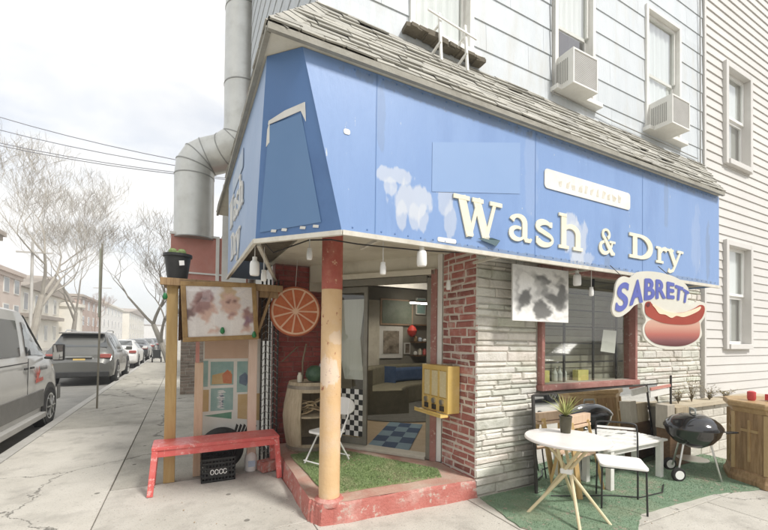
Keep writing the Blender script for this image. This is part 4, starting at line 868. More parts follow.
# local: faces -y ; width x
mb = MB()
for s in (-1, 1):
    mb.tube([(s * .17, -.20, .0), (s * .165, .0, .28), (s * .15, .17, .52), (s * .14, .21, .70)], .010, 8)
mb.tube([(-.17, -.20, .05), (.17, -.20, .05)], .008, 6); fro = mb.build('front_leg_frame', whitepl, Wc, W=False, smooth=True)
mb = MB()
for s in (-1, 1): mb.tube([(s * .145, .22, .0), (s * .145, .02, .28), (s * .145, -.10, .36)], .010, 8)
mb.tube([(-.145, .215, .06), (.145, .215, .06)], .008, 6); mb.build('rear_leg_frame', whitepl, Wc, W=False, smooth=True)
mb = MB(); mb.prism([(x, y) for x, y in rrect(-.165, .165, -.17, .14, .06)], (0, 0, .375), (1, 0, 0), (0, 1, 0), .025); mb.build('seat', whitepl, Wc, W=False, bevel=.006)
mb = MB(); mb.prism(arc(0, .62, .17, .105, 0, 345, 22), (0, .185, 0), (1, 0, 0), (0, .12, .99), .02); mb.build('backrest', whitepl, Wc, W=False, bevel=.004)

# ------------------------------------------------------------------ left display stand
St = thing('display_stand', 'tall timber display stand with ochre posts and a top shelf at the shop corner', 'stand', (.35, 5.0, 0))
mb = MB(); mb.bb(-.175, -.065, 4.84, 4.93, 0, 2.175); lab(mb.build('post', woody, St, bevel=.006), 'ochre corner post behind the red bench')
mb = MB(); mb.bb(.115, .205, 4.93, 4.99, 0, 1.30); mb.build('post', woodp, St, bevel=.005)
mb = MB(); mb.bb(.12, .16, 4.91, 4.928, 1.30, 1.85); lab(mb.build('post', redboard, St), 'slim red post end')
mb = MB(); mb.bb(.69, .79, 4.86, 4.92, 0, 2.175); lab(mb.build('post', mat('wood_pink', (.58, .42, .33), (.68, .53, .43), 5, .65, stretch=(6, 6, .8)), St, bevel=.006), 'pinkish inner post')
mb = MB(); mb.bb(-.22, 1.04, 4.80, 5.35, 2.177, 2.222); mb.bb(-.24, 1.06, 4.77, 4.797, 2.15, 2.23); mb.build('top_shelf', woodb, St, bevel=.004)
mb = MB(); mb.bb(-.06, -.04, 4.95, 5.33, 1.55, 2.174); mb.bb(-.04, 1.0, 5.31, 5.33, 1.55, 2.174); mb.build('back_board', wooddk, St)
mb = MB(); mb.bar((.95, 4.84, 2.17), (.79, 4.84, 1.66), .05, .03); mb.bb(.80, 1.02, 4.84, 4.88, 2.08, 2.176); mb.build('bracket', woodb, St)
# framed picture
pf = thing('framed_picture', 'wood framed print of two pale childlike figures hung under the stand shelf', 'picture', (.355, 4.74, 1.88))
Mx = Matrix.Translation((.365, 4.72, 1.885)) @ Matrix.Rotation(R(3), 4, 'Z') @ Matrix.Rotation(R(-3), 4, 'Y') @ Matrix.Rotation(R(-5), 4, 'X')
def Fw(x, z, d): return tuple(Mx @ V((x, -d, z)))
w2, h2, b = .395, .33, .05
mb = MB()
for a, c, d, e_ in ((-w2, -h2, w2, -h2 + b), (-w2, h2 - b, w2, h2), (-w2, -h2 + b, -w2 + b, h2 - b), (w2 - b, -h2 + b, w2, h2 - b)):
    P = [(a, c), (d, c), (d, e_), (a, e_)]; plate(mb, P, Fw, -.02, .018)
mb.build('frame', mat('frame_gilt', (.22, .125, .045), (.42, .27, .11), 9, .45, .3, 40), pf, bevel=.005)
bp_ = {'9': (.80, .74, .70), '8': (.72, .64, .58), 'p': (.68, .48, .40), 'm': (.40, .25, .23), 'd': (.22, .12, .11), 'b': (.62, .48, .32), 'f': (.84, .78, .73), 'g': (.30, .18, .24)}
image_mesh('print', ["99999999999bbb999999", "9999mmm9998bbbb99999", "999mmmmm99bpppb99999", "99mmddmm99bppppb9999", "99mdmmmm99ppdpdp9999", "9mmmmmmp99pppppp9999", "9dmmmmmpp9pppppp99m9", "ddmmmppppf8ppppf9mm9", "dd9ppppfff8fmmpfpmmm", "d99fpppfffffppfffmgm", "999ffpfffffffffffggm", "99fffffffffffffffgm9", "99ffffffpfffffff8mp9", "9fffffpppfffffffppp9", "9fffffffffffffffff99"], bp_, lambda x, z, d: Fw(-w2 + b + x * 2 * (w2 - b), -h2 + b + z * 2 * (h2 - b), d), pf)
mb = MB(); mb.add([Fw(x, z, .014) for x, z in ((-w2 + b, -h2 + b), (w2 - b, -h2 + b), (w2 - b, h2 - b), (-w2 + b, h2 - b))], [(0, 1, 2, 3)]); mb.build('glazing', glassmat('picture_glass', (.97, .97, .97)), pf)
# festive bulbs
rf = random.Random(2)
for p, lb in (((-.19, 4.78, 2.02), 'green festive bulb on the ochre post'), ((.38, 4.68, 1.66), 'green festive bulb at the lower middle of the framed print'), ((.72, 4.68, 1.62), 'green festive bulb at the lower right corner of the framed print')):
    mb = MB(); mb.lathe([(.005, -.03), (.02, -.02), (.026, .0), (.018, .03), (.01, .045)], p, 10); t = tag(mb.build('festive_bulb', mat('green_bulb', (.02, .16, .05), None, 5, .3), smooth=True), lb, 'light bulb', 'green festive bulbs on the stand')
# painted canvas
Cv = thing('painted_canvas', 'tall multi panel painting in teal, orange and cream behind the bench', 'painting', (.47, 5.03, .3))
X0, X1, Z0, Z1 = .21, .90, .33, 1.58; MB().bb(X0, X1, 5.16, 5.18, Z0, Z1).build('canvas', mat('canvas_cream', (.70, .69, .62), (.80, .79, .73), 5, .8), Cv)
def Fv(x, z, d): return (X0 + x * (X1 - X0), 5.1595 - d, Z0 + z * (Z1 - Z0))
teal = mat('paint_teal', (.22, .38, .35), (.38, .52, .48), 9, .7); och = mat('paint_ochre', (.52, .36, .16), (.60, .46, .26), 9, .7); orr = mat('paint_orange', (.52, .16, .08), (.58, .26, .14), 12, .7); grn = mat('paint_green', (.10, .27, .18), (.20, .36, .25), 9, .7); pch = mat('paint_peach', (.60, .42, .30), (.68, .50, .38), 6, .7); nav = mat('paint_navy', (.10, .14, .20), (.2, .25, .3), 12, .7)
for nm, m_, shp in (('painted_peach_field', pch, [[(.02, .80), (.80, .80), (.80, .99), (.02, .99)]]), ('painted_teal_field', teal, [[(.12, .54), (.50, .54), (.50, .77), (.12, .77)], [(.13, .29), (.5, .29), (.5, .51), (.13, .51)], [(.56, .46), (.82, .46), (.82, .77), (.56, .77)], [(0, .53), (.08, .53), (.08, .78), (0, .78)]]),
                    ('painted_ochre_field', och, [[(.14, .55), (.48, .55), (.46, .68), (.15, .64)], [(.0, .29), (.10, .29), (.10, .50), (.0, .50)], [(.58, .2), (.99, .16), (.99, .44), (.58, .44)]]), ('painted_green_field', grn, [[(.02, .25), (.48, .27), (.48, .20)], [(.6, .30), (.7, .42), (.75, .38), (.66, .26)]]),
                    ('painted_orange_shape', orr, [[(.33, .56), (.31, .64), (.40, .69), (.48, .64), (.47, .55)]]), ('painted_dark_figure', nav, [[(.60, .55), (.60, .62), (.70, .66), (.78, .6), (.72, .52)], [(.28, .32), (.27, .44), (.31, .47), (.34, .43), (.33, .32)]])):
    mb = MB(); d = {'painted_ochre_field': .0012, 'painted_orange_shape': .0018, 'painted_dark_figure': .0018}.get(nm, .0007)
    for P in shp: plate(mb, P, Fv, 0, d)
    mb.build(nm, m_, Cv)
mb = MB()
for i in range(6): plate(mb, [(.5 + i * .065, .02 + i * .012), (.535 + i * .065, .01 + i * .01), (.60 + i * .065, .13 - i * .004), (.565 + i * .065, .15 - i * .004)], Fv, 0, .0012)
mb.build('painted_dark_stripe', iron, Cv)
mb = MB(); rn = random.Random(6)
for i in range(14): plate(mb, [(.22 + rn.uniform(0, .12), z := .31 + i * .013), (.27 + rn.uniform(0, .12), z), (.27 + rn.uniform(0, .1), z + .009), (.23, z + .009)], Fv, 0, .0025)
mb.build('painted_pale_stroke', whitepl, Cv)
# folded scissor gate
Sg = thing('scissor_gate', 'folded black security gate with pale zigzag links left of the red brick', 'gate', (.98, 5.15, 0))
mb = MB()
for i in range(5): mb.bar((.88 + i * .055, 5.12 + i * .02, .02), (.88 + i * .055, 5.12 + i * .02, 2.35), .02, .02)
mb.build('upright', iron, Sg)
mb = MB()
for j in range(26):
    z = .1 + j * .085
    for i in range(4): mb.bar((.88 + i * .055, 5.105 + i * .02, z + (.05 if i % 2 else 0)), (.935 + i * .055, 5.125 + i * .02, z + (.0 if i % 2 else .05)), .009, .006)
mb.build('lattice_link', mat('gate_link', (.24, .235, .21), (.38, .37, .34), 9, .6), Sg)
# bench
Be = thing('red_bench', 'long red painted wooden bench in front of the timber stand', 'bench', (.36, 4.68, 0))
mb = MB(); mb.box((.36, 4.68, .462), (1.26, .36, .035)); mb.build('seat', redpaint, Be, bevel=.006)
mb = MB(); mb.bb(-.22, .94, 4.515, 4.54, .375, .4435); mb.bb(-.22, .94, 4.82, 4.845, .375, .4435); mb.bb(-.23, -.205, 4.541, 4.819, .375, .4435); mb.bb(.925, .95, 4.541, 4.819, .375, .4435); mb.build('apron', redpaint, Be, bevel=.003)
for sx in (-1, 1):
    for sy in (-1, 1):
        mb = MB(); mb.bar((.36 + sx * .60, 4.68 + sy * .155, .442), (.36 + sx * .635, 4.68 + sy * .175, 0), .055, .055, up=(0, 1, 0)); mb.build('leg', redpaint, Be, bevel=.004)
# crate
Cr = thing('milk_crate', 'black plastic milk crate with white printed marks under the red bench', 'crate', (.365, 4.82, 0))
x0, x1, y0, y1 = .19, .54, 4.66, 4.96; mb = MB(); t = .014
for z in (.0, .045, .095, .14, .19, .235): 
    mb.bb(x0, x1, y0, y0 + t, z, z + .022); mb.bb(x0, x1, y1 - t, y1, z, z + .022); mb.bb(x0, x0 + t, y0 + t, y1 - t, z, z + .022); mb.bb(x1 - t, x1, y0 + t, y1 - t, z, z + .022)
for i in range(11):
    x = x0 + (x1 - x0 - .012) * i / 10
    mb.bb(x, x + .012, y0 + .002, y0 + .010, .0, .25); mb.bb(x, x + .012, y1 - .010, y1 - .002, .0, .25)
for i in range(9):
    y = y0 + (y1 - y0 - .012) * i / 8; mb.bb(x0 + .002, x0 + .010, y, y + .012, 0, .25); mb.bb(x1 - .010, x1 - .002, y, y + .012, 0, .25)
mb.bb(x0, x1, y0, y1, .001, .006); mb.bb(x0 + .08, x1 - .08, y0 - .004, y0 - .0005, .06, .16); mb.build('basket', black, Cr)
mb = MB()
for k, cx in enumerate((.30, .345, .39, .43)): ribbon(mb, arc(cx, .11, .017, .026, 10 * k, 350, 14), .008, lambda x, z, d: (x, 4.655 - d, z), .001 + k * .0004)
mb.build('white_mark', whitepl, Cr)
# jug
mb = MB(); mb.lathe([(.005, 0), (.065, .0), (.072, .015), (.072, .15), (.06, .20), (.03, .235), (.024, .25), (.024, .275), (.005, .276)], (.74, 4.90, 0), 20)
J = tag(mb.build('plastic_jug', whitepl, smooth=True), 'white plastic gallon jug beside the black crate', 'jug')
mb = MB(); mb.bb(.70, .78, 4.822, 4.8285, .06, .13); mb.build('jug_label', smud, J)
mb = MB(); mb.lathe([(.15, -.07), (.17, -.09), (.225, -.085), (.25, -.05), (.255, 0), (.25, .05), (.225, .085), (.17, .09), (.15, .07)], (.42, 5.04, .255), 40, 'y')
tag(mb.build('old_tyre', rubber, smooth=True), 'round worn black tyre standing behind the red bench and crate', 'tyre')
mb = MB(); mb.box((.93, 4.80, .065), (.22, .16, .12), rz=.3); mb.box((.98, 4.84, .16), (.02, .02, .02), rz=.2)
tag(mb.build('red_stone_block', platred, bevel=.02), 'rough pinkish red stone block by the right bench leg', 'block')
# bucket planter on stand
Pb = thing('bucket_planter', 'black bucket planter with a small cactus on top of the timber stand', 'planter', (-.03, 4.98, 2.223))
mb = MB(); mb.lathe([(.10, 0), (.135, .27), (.15, .27), (.15, .30), (.135, .30), (.13, .26), (.001, .26)], (-.08, 4.98, 2.223), 28); mb.build('bucket', black, Pb, smooth=True)
mb = MB()
for dx, h in ((-.05, .08), (.04, .08), (0, .05)): mb.lathe([(.03, 0), (.045, .02), (.045, h), (.03, h + .025), (.005, h + .03)], (-.08 + dx, 4.97, 2.48), 10)
mb.build('cactus', mat('cactus', (.14, .2, .06), (.24, .3, .12), 20, .7), Pb)
mb = MB(); plate(mb, [(0, 0), (.05, .01), (.045, .06), (-.005, .055)], lambda x, z, d: (-.06 + x, 4.848 - d + z * .1 * -1, 2.38 + z), 0, .002); mb.build('sticker', whitepl, Pb)

# ------------------------------------------------------------------ mirror
Mi = thing('leaning_mirror', 'wide frameless mirror leaning on the stone wall behind the patio table', 'mirror', (4.5, 3.0, 0))
a, b = V((3.28, 2.87, 0)), V((5.84, 2.995, 0)); top = V((0, .055, 1.02))
mb = MB(); mb.add([a + V((.02, 0, .02)), b + V((-.02, 0, .02)), b + top + V((-.02, 0, -.01)), a + top + V((.02, 0, -.01))], [(0, 1, 2, 3)]); mb.build('mirror_glass', mirrorm, Mi)
mb = MB(); mb.add([p + V((0, .006, 0)) for p in (a, b, b + top, a + top)] + [p + V((0, .02, 0)) for p in (a, b, b + top, a + top)], [(0, 1, 2, 3), (7, 6, 5, 4), (0, 4, 5, 1), (1, 5, 6, 2), (2, 6, 7, 3), (3, 7, 4, 0)]); mb.build('backing', iron, Mi)
mb = MB(); mb.bar(a, a + top, .03, .02, up=(0, 1, 0)); mb.bar(a + top, b + top, .012, .018); mb.build('edge_strip', iron, Mi)
Ps = thing('patio_signpost', 'thin wooden stake with a small red brown board beside the mirror end', 'stake', (5.86, 2.9, 0))
MB().bar((5.87, 2.90, 0), (5.87, 2.90, 1.15), .02).build('stake', iron, Ps); mb = MB(); mb.box((5.62, 2.90, 1.0), (.46, .02, .035), ry=-.06); mb.build('arm_board', redboard, Ps)
mb = MB(); mb.box((5.62, 2.91, .93), (.44, .015, .08), ry=-.06); mb.build('white_board', whitepaint, Ps)
# crate behind bench
Gx = thing('wooden_cabinet', 'weathered grey brown wooden cabinet standing behind the white bench', 'cabinet', (5.7, 2.82, 0))
MB().bb(5.45, 5.95, 2.70, 2.86, .02, .50).build('carcass', wooddk, Gx, bevel=.006)
mb = MB(); mb.bb(5.43, 5.60, 2.72, 2.86, .501, .80); lab(mb.build('side_box', mat('wood_grey', (.34, .30, .24), (.46, .42, .34), 6, .8, stretch=(5, 5, 1)), Gx, bevel=.004), 'pale grey upright box'); mb = MB(); mb.bb(5.61, 5.92, 2.71, 2.86, .502, .76); mb.build('top_box', woodgrey, Gx, bevel=.004)
# saw horse
Sh = thing('wooden_sawhorse', 'rough pine sawhorse in front of the mirror behind the round table', 'sawhorse', (3.78, 2.78, 0), rz=R(8))
mb = MB(); mb.box((0, 0, .76), (.46, .07, .09)); mb.box((0, .0, .69), (.42, .10, .03)); mb.build('top_beam', woodp, Sh, W=False, bevel=.004)
for sx in (-1, 1):
    for sy in (-1, 1): mb = MB(); mb.bar((sx * .17, sy * .03, .74), (sx * .24, sy * .17, 0), .05, .03); mb.build('leg', woody, Sh, W=False, bevel=.003)
mb = MB(); mb.bar((-.2, -.09, .40), (.2, -.09, .40), .06, .02); mb.bar((-.2, .09, .40), (.2, .09, .40), .06, .02); mb.build('cross_brace', woodp, Sh, W=False)
# round table
Tb = thing('round_table', 'round white topped table on crossed wooden stick legs', 'table', (3.17, 2.43, 0))
mb = MB(); mb.lathe([(.001, .675), (.355, .675), (.37, .683), (.37, .698), (.363, .705), (.001, .705)], (0, 0, 0), 48); mb.build('tabletop', mat('table_top_white', (.72, .68, .64), (.80, .77, .74), 3, .35, spots=(.62, .5, .45), sscale=4, samt=.3), Tb, W=False, smooth=True)
ang = [200, 260, 330, 20, 80, 140]
for a_ in (233, 293, 25, 75, 150):
    c, s = math.cos(R(a_)), math.sin(R(a_)); t_ = V((-s, c, 0)) * .03
    mb = MB(); mb.tube([V((-c * .24, -s * .24, .675)) + t_, V((c * .0, s * .0, .40)) + t_, V((c * .36, s * .36, 0)) + t_ * .3], [.014, .016, .014], 8); mb.build('leg', mat('bamboo', (.60, .50, .29), (.72, .62, .42), 9, .5), Tb, W=False, smooth=True)
mb = MB(); mb.box((0, 0, .40), (.10, .10, .05), rz=.5); mb.build('hub', whitepl, Tb, W=False, bevel=.01)
# plant on table
Tp = thing('table_plant', 'spiky green and yellow leaf plant in a dark pot on the round table', 'plant', (3.32, 2.56, .705))
mb = MB(); mb.lathe([(.045, 0), (.052, .06), (.057, .15), (.060, .15), (.060, .165), (.05, .165), (.048, .14), (.001, .14)], (0, 0, 0), 20); mb.build('pot', mat('pot_glaze', (.05, .045, .025), (.09, .08, .05), 8, .2), Tp, W=False, smooth=True)
mb = MB(); rp2 = random.Random(12)
for i in range(46):
    a_ = rp2.uniform(0, 6.28); l = rp2.uniform(.16, .30); ln = rp2.uniform(.3, 1.1); w_ = .007; P = []
    for k in range(6):
        t = k / 5; r_ = l * t * math.sin(ln) * (1 + .2 * t); z = .14 + l * (t * math.cos(ln * .9) - .35 * t * t * math.sin(ln)) + .02; ww = w_ * (1 - t) + .001
        P += [(r_ * math.cos(a_) - ww * math.sin(a_), r_ * math.sin(a_) + ww * math.cos(a_), z), (r_ * math.cos(a_) + ww * math.sin(a_), r_ * math.sin(a_) - ww * math.cos(a_), z)]
    mb.add(P, [(2 * k, 2 * k + 1, 2 * k + 3, 2 * k + 2) for k in range(5)])
mb.build('foliage', mat('spike_leaf', (.17, .22, .05), (.42, .40, .15), 16, .6, island=.4), Tp, W=False)
# patio chair: legs A(3.84,2.576) C(4.073,2.316) back ; front B(3.569,2.341) D
cd = V((-.271, -.235, 0)).normalized(); ry_ = math.atan2(cd.y, cd.x) + math.pi / 2
Ch = thing('patio_chair', 'black tube patio chair with white seat beside the round table', 'chair', (3.82, 2.33, 0), rz=ry_)
# local: faces -y
mb = MB()
for s in (-1, 1): mb.tube([(s * .185, -.19, 0), (s * .18, -.17, .41)], .0085, 8); mb.tube([(s * .18, -.17, .40), (s * .18, .17, .40)], .0075, 8)
mb.tube([(-.18, -.17, .40), (.18, -.17, .40)], .0075, 8); mb.tube([(-.18, .17, .40), (.18, .17, .40)], .0075, 8); mb.build('front_leg_frame', black, Ch, W=False, smooth=True)
mb = MB(); bentube(mb, [(-.185, .19, 0), (-.18, .175, .42), (-.185, .235, .70), (-.15, .25, .755), (0, .25, .76), (.15, .25, .755), (.185, .235, .70), (.18, .175, .42), (.185, .19, 0)], .0085, 8, 6); mb.build('back_frame', black, Ch, W=False, smooth=True)
mb = MB()
for k in range(5): z = .56 + k * .036; mb.box((0, .212 + k * .008, z), (.35, .006, .022), rx=-.2)
mb.build('back_slat', whitepl, Ch, W=False)
mb = MB(); mb.prism(rrect(-.20, .20, -.20, .18, .04), (0, 0, .435), (1, 0, 0), (0, 1, 0), .028); mb.build('seat', whitepl, Ch, W=False, bevel=.008)
# slatted bench
Sb = thing('slatted_bench', 'low white slatted bench behind the patio chair', 'bench', (4.55, 2.72, 0))
mb = MB()
for k in range(5): y = 2.56 + k * .078; mb.bb(3.98, 5.12, y, y + .062, .43, .452)
mb.build('slatted_top', whitepaint, Sb, bevel=.003)
for x in (4.08, 5.02):
    for y in (2.60, 2.88): MB().bb(x - .03, x + .03, y - .03, y + .03, 0, .428).build('leg', whitepaint, Sb, bevel=.003)
MB().bb(4.0, 5.1, 2.60, 2.62, .37, .4285).bb(4.0, 5.1, 2.88, 2.90, .37, .4285).build('apron', whitepaint, Sb)
# kettle grill
Kg = thing('kettle_grill', 'black kettle charcoal grill on tripod legs with wheels', 'grill', (5.28, 2.38, 0))
cz = .60; rK = .275
mb = MB(); mb.lathe([(.02, cz - .215), (.10, cz - .205), (.19, cz - .15), (.25, cz - .07), (rK, cz + .005), (rK + .006, cz + .01)], (5.28, 2.38, 0), 40); mb.build('bowl', blackgl, Kg, smooth=True)
mb = MB(); mb.lathe([(rK + .008, cz + .008), (rK + .008, cz + .03), (.255, cz + .075), (.20, cz + .125), (.12, cz + .16), (.03, cz + .172), (.001, cz + .172)], (5.28, 2.38, 0), 40); ld = mb.build('lid', blackgl, Kg, smooth=True)
mb = MB(); bentube(mb, [(5.23, 2.33, cz + .165), (5.24, 2.34, cz + .215), (5.32, 2.42, cz + .215), (5.33, 2.43, cz + .165)], .008); mb.box((5.28, 2.38, cz + .222), (.13, .025, .025), rz=R(45)); mb.build('lid_handle', mat('handle_grey', (.25, .26, .24), None, 5, .5), ld)
mb = MB(); bentube(mb, [(5.48, 2.20, cz - .03), (5.58, 2.13, cz - .02), (5.60, 2.08, cz - .02), (5.47, 2.14, cz - .03)], .007); mb.build('bowl_handle', blackgl, Kg)
for nm, q in (('leg', (5.09, 2.44, .08)), ('leg', (5.47, 2.18, 0)), ('leg', (5.42, 2.66, .08))):
    c = V((5.28, 2.38, 0)); d = (V((q[0], q[1], 0)) - c); mb = MB(); mb.tube([c + d * .62 + V((0, 0, cz - .16)), V(q)], .011, 8); mb.build(nm, chrome, Kg, smooth=True)
for q in ((5.06, 2.42, .082), (5.42, 2.69, .082)):
    ax = V((.47, .88, 0)).normalized() * -1; mb = MB(); cc = V(q)
    wv = MB(); wv.lathe([(.035, -.02), (.068, -.02), (.078, -.01), (.078, .01), (.068, .02), (.035, .02)], (0, 0, 0), 24, 'y')
    m3 = Matrix.Rotation(math.atan2(-ax.x, ax.y) + math.pi, 3, 'Z'); mb.add([cc + m3 @ V(p) for p in wv.v], wv.f); wo = mb.build('wheel', rubber, Kg, smooth=True)
    wv = MB(); wv.lathe([(.001, -.022), (.05, -.022), (.05, .022), (.001, .022)], (0, 0, 0), 20, 'y'); mb = MB(); mb.add([cc + m3 @ V(p) for p in wv.v], wv.f); mb.build('hub_cap', whitepl, wo, smooth=True)
mb = MB(); mb.lathe([(.001, .24), (.15, .24), (.155, .25), (.001, .25)], (5.28, 2.38, 0), 24); mb.build('ash_tray', chrome, Kg, smooth=True)
# octagonal bar
bx, by = 6.12, 1.91
Ob = thing('octagonal_bar', 'brown wooden octagonal bar counter with moulded top at the right edge', 'bar', (bx, by, 0))
def octa(mb, prof, n=8): mb.lathe([(r_, z) for r_, z in prof], (bx, by, 0), n, rot=R(22.5) + R(28))
mb = MB(); octa(mb, [(.44, .12), (.44, .86)]); mb.build('panelled_body', woodb, Ob)
mb = MB(); octa(mb, [(.50, 0), (.50, .06), (.48, .09), (.47, .13), (.445, .14)]); mb.build('plinth', woodb, Ob, bevel=.006)
mb = MB(); octa(mb, [(.445, .80), (.455, .83), (.46, .85), (.50, .87), (.505, .91), (.49, .93), (.001, .93)]); mb.build('counter_top', mat('bar_top', (.34, .22, .10), (.48, .34, .18), 6, .45, stretch=(1, 6, 6)), Ob, bevel=.006)
mb = MB()
for k in range(8):
    a_ = R(28 + 22.5) + k * math.pi / 4; p = V((bx + .442 * math.cos(a_), by + .442 * math.sin(a_), 0)); mb.bar(p + V((0, 0, .14)), p + V((0, 0, .80)), .035, .035)
    a2 = a_ + math.pi / 8; r_ = .442 * math.cos(math.pi / 8)
    c = V((bx + r_ * math.cos(a2), by + r_ * math.sin(a2), 0)); tt = V((-math.sin(a2), math.cos(a2), 0)); mb.bar(c + V((0, 0, .25)), c + V((0, 0, .72)), .03, .02, up=tuple(tt)); mb.bar(c - tt * .09 + V((0, 0, .60)), c + tt * .09 + V((0, 0, .60)), .02, .03)
mb.build('applied_cross', mat('bar_trim', (.36, .24, .11), (.48, .35, .18), 6, .5), Ob)
mb = MB(); mb.box((6.08, 1.93, .975), (.2, .05, .07), rz=-.3); mb.lathe([(.03, 0), (.04, .02), (.04, .1), (.02, .11)], (5.90, 2.07, .93), 14); mb.lathe([(.03, 0), (.05, .03), (.03, .06)], (6.2, 1.9, .93), 14)
tag(mb.build('red_ornament', mat('red_glossy', (.5, .04, .05), (.62, .12, .12), 15, .35), smooth=True), 'small red ornaments lying on the octagonal wooden bar', 'ornament')
mb = MB(); mb.tube([(3.35, 2.75, .02), (3.6, 2.62, .022), (3.9, 2.5, .02), (4.15, 2.32, .02), (4.5, 2.3, .02), (4.75, 2.42, .02)], .006, 6); tag(mb.build('extension_cable', black), 'black cable lying across the green turf carpet', 'cable')

# ------------------------------------------------------------------ shop interior furniture
Mt = thing('checkered_mat', 'blue and grey checkered runner mat inside the shop door', 'mat', (3, 5.4, .2))
a = V((2.135, 4.60, .2)); e1 = V((3.10, 5.77, .2)) - a; e2 = V((2.54, 4.21, .2)) - a
m1, m2 = MB(), MB()
for i in range(5):
    for j in range(3):
        (m1 if (i + j) % 2 else m2).quad(*[a + e1 * (x / 5) + e2 * (y / 3) for x, y in ((i, j), (i, j + 1), (i + 1, j + 1), (i + 1, j))])
m1.build('dark_square', mat('mat_navy', (.03, .06, .12), None, 9, .8), Mt); m2.build('light_square', mat('mat_blue', (.16, .24, .29), None, 9, .8), Mt)
mb = MB(); mb.lathe([(.001, 0), (1.25, 0), (1.27, .008), (1.25, .014), (.001, .014)], (4.1, 6.5, .195), 48, sx=1.1, sy=.8); tag(mb.build('round_rug', mat('rug_dark', (.10, .10, .085), (.17, .165, .14), 9, .95)), 'dark oval rug on the shop floor before the couch', 'rug')
So = thing('curved_couch', 'olive grey curved couch with blue cushion at the back of the shop', 'couch', (4.9, 7.6, .19))
def sweep(mb, R0, R1, z0, z1, cx, cy, a0, a1, n=14):
    P = []
    for i in range(n + 1):
        a_ = R(a0 + (a1 - a0) * i / n)
        for r_, z in ((R0, z0), (R1, z0), (R1, z1), (R0, z1)): P.append((cx + r_ * math.cos(a_), cy + r_ * math.sin(a_), z))
    fs = [(4 * i + k, 4 * i + (k + 1) % 4, 4 * i + 4 + (k + 1) % 4, 4 * i + 4 + k) for i in range(n) for k in range(4)] + [(0, 1, 2, 3), (4 * n + 3, 4 * n + 2, 4 * n + 1, 4 * n)]
    mb.add(P, fs)
olive = mat('couch_olive', (.17, .155, .10), (.24, .22, .15), 8, .9)
mb = MB(); sweep(mb, 1.5, 2.2, .19, .60, 5.2, 6.0, 60, 170); mb.build('seat', olive, So, bevel=.04); mb = MB(); sweep(mb, 2.21, 2.5, .19, .98, 5.2, 6.0, 60, 170); mb.build('backrest', olive, So, bevel=.04)
mb = MB(); sweep(mb, 1.95, 2.18, .61, .92, 5.2, 6.0, 75, 120); mb.build('blue_cushion', mat('cushion_blue', (.04, .08, .17), (.08, .13, .24), 6, .8), So, bevel=.05)
def wallpic(x0, x1, z0, z1, m_, label, fw=.04, fm=None):
    t = thing('wall_picture', label, 'picture', ((x0 + x1) / 2, 8.78, z0), group='pictures on the shop back wall'); mb = MB(); mb.bb(x0, x1, 8.74, 8.79, z0, z1); mb.build('frame', fm or woodp, t, bevel=.004); MB().bb(x0 + fw, x1 - fw, 8.725, 8.739, z0 + fw, z1 - fw).build('image', m_, t)
wallpic(4.40, 5.35, 1.95, 2.62, mat('pic_green', (.16, .2, .15), (.3, .33, .26), 4, .5, contrast=.4), 'wide greenish landscape picture high on the shop back wall'); wallpic(4.36, 5.05, 1.10, 1.92, mat('pic_dark', (.10, .08, .06), (.42, .36, .28), 5, .5, contrast=.3), 'pale framed picture of dark figures below the landscape', .12, whitepaint)
mb = MB(); mb.bb(3.95, 4.30, 8.6, 8.75, .9, 2.55); tag(mb.build('white_door_panel', cream), 'tall pale door leaf leaning on the back wall of the shop', 'door leaf')
Sf = thing('wall_shelf', 'cluttered dark shelf at the right of the shop back wall', 'shelf', (5.8, 8.6, 1.2))
mb = MB(); 
for z in (1.15, 1.5, 1.95): mb.bb(5.3, 6.6, 8.5, 8.79, z, z + .03)
mb.build('board', wooddk, Sf)
rb = random.Random(21)
for k in range(16):
    x = 5.35 + (k % 8) * .14; z = 1.18 if k < 8 else 1.53; h = rb.uniform(.08, .22); mb = MB(); mb.lathe([(.03, 0), (.05, .02), (.05, h * .7), (.02, h)], (x, 8.6, z), 8)
    tag(mb.build('shelf_bottle', (whitepl, cream, redpaint, woodb, smud)[k % 5]), 'small bottle on the cluttered shelf at the back of the shop', 'bottle', 'bottles on the shop shelf')
mb = MB(); mb.lathe([(.02, 0), (.10, .06), (.13, .16), (.08, .26), (.02, .30)], (5.18, 8.5, 1.65), 12); tag(mb.build('red_lantern', mat('lantern_red', (.6, .06, .04), None, 5, .5), smooth=True), 'small red lantern hanging before the back wall of the shop', 'lantern')
ri = random.Random(33)
for i, (x0_, x1_, z0_, z1_, lb) in enumerate(((5.10, 5.28, 1.2, 1.5, 'tiny dark picture right of the pale framed one'), (3.55, 3.85, 1.5, 2.1, 'narrow picture at the left end of the shop back wall'), (5.45, 5.75, 2.25, 2.7, 'small picture above the cluttered wall shelf'), (5.9, 6.3, 2.2, 2.75, 'brown picture at the right end of the shop back wall'))): wallpic(x0_, x1_, z0_, z1_, (MC['pic_dark'], MC['pic_green'], teal, pch)[i], lb, .03, (whitepaint, woodp, whitepaint, woodp)[i])
Bk = thing('storage_box', 'cardboard box on the shop floor beside the couch', 'box', (3.5, 6.6, .19)); MB().bb(3.35, 3.7, 6.5, 6.8, .191, .5).build('carton', mat('cardboard', (.38, .27, .16), (.46, .34, .22), 4, .8), Bk, bevel=.005); MB().bb(3.345, 3.705, 6.63, 6.67, .35, .503).build('tape', cream, Bk)
Lm = thing('shop_light', 'lit fluorescent ceiling lamp hanging at the back of the shop', 'lamp', (5.2, 8.2, 2.5)); MB().bb(4.9, 5.5, 8.1, 8.2, 2.50, 2.55).build('housing', whitepl, Lm); MB().bb(4.92, 5.48, 8.12, 8.18, 2.47, 2.498).build('tube', emit('lamp_glow', (1, .93, .8), 14), Lm)
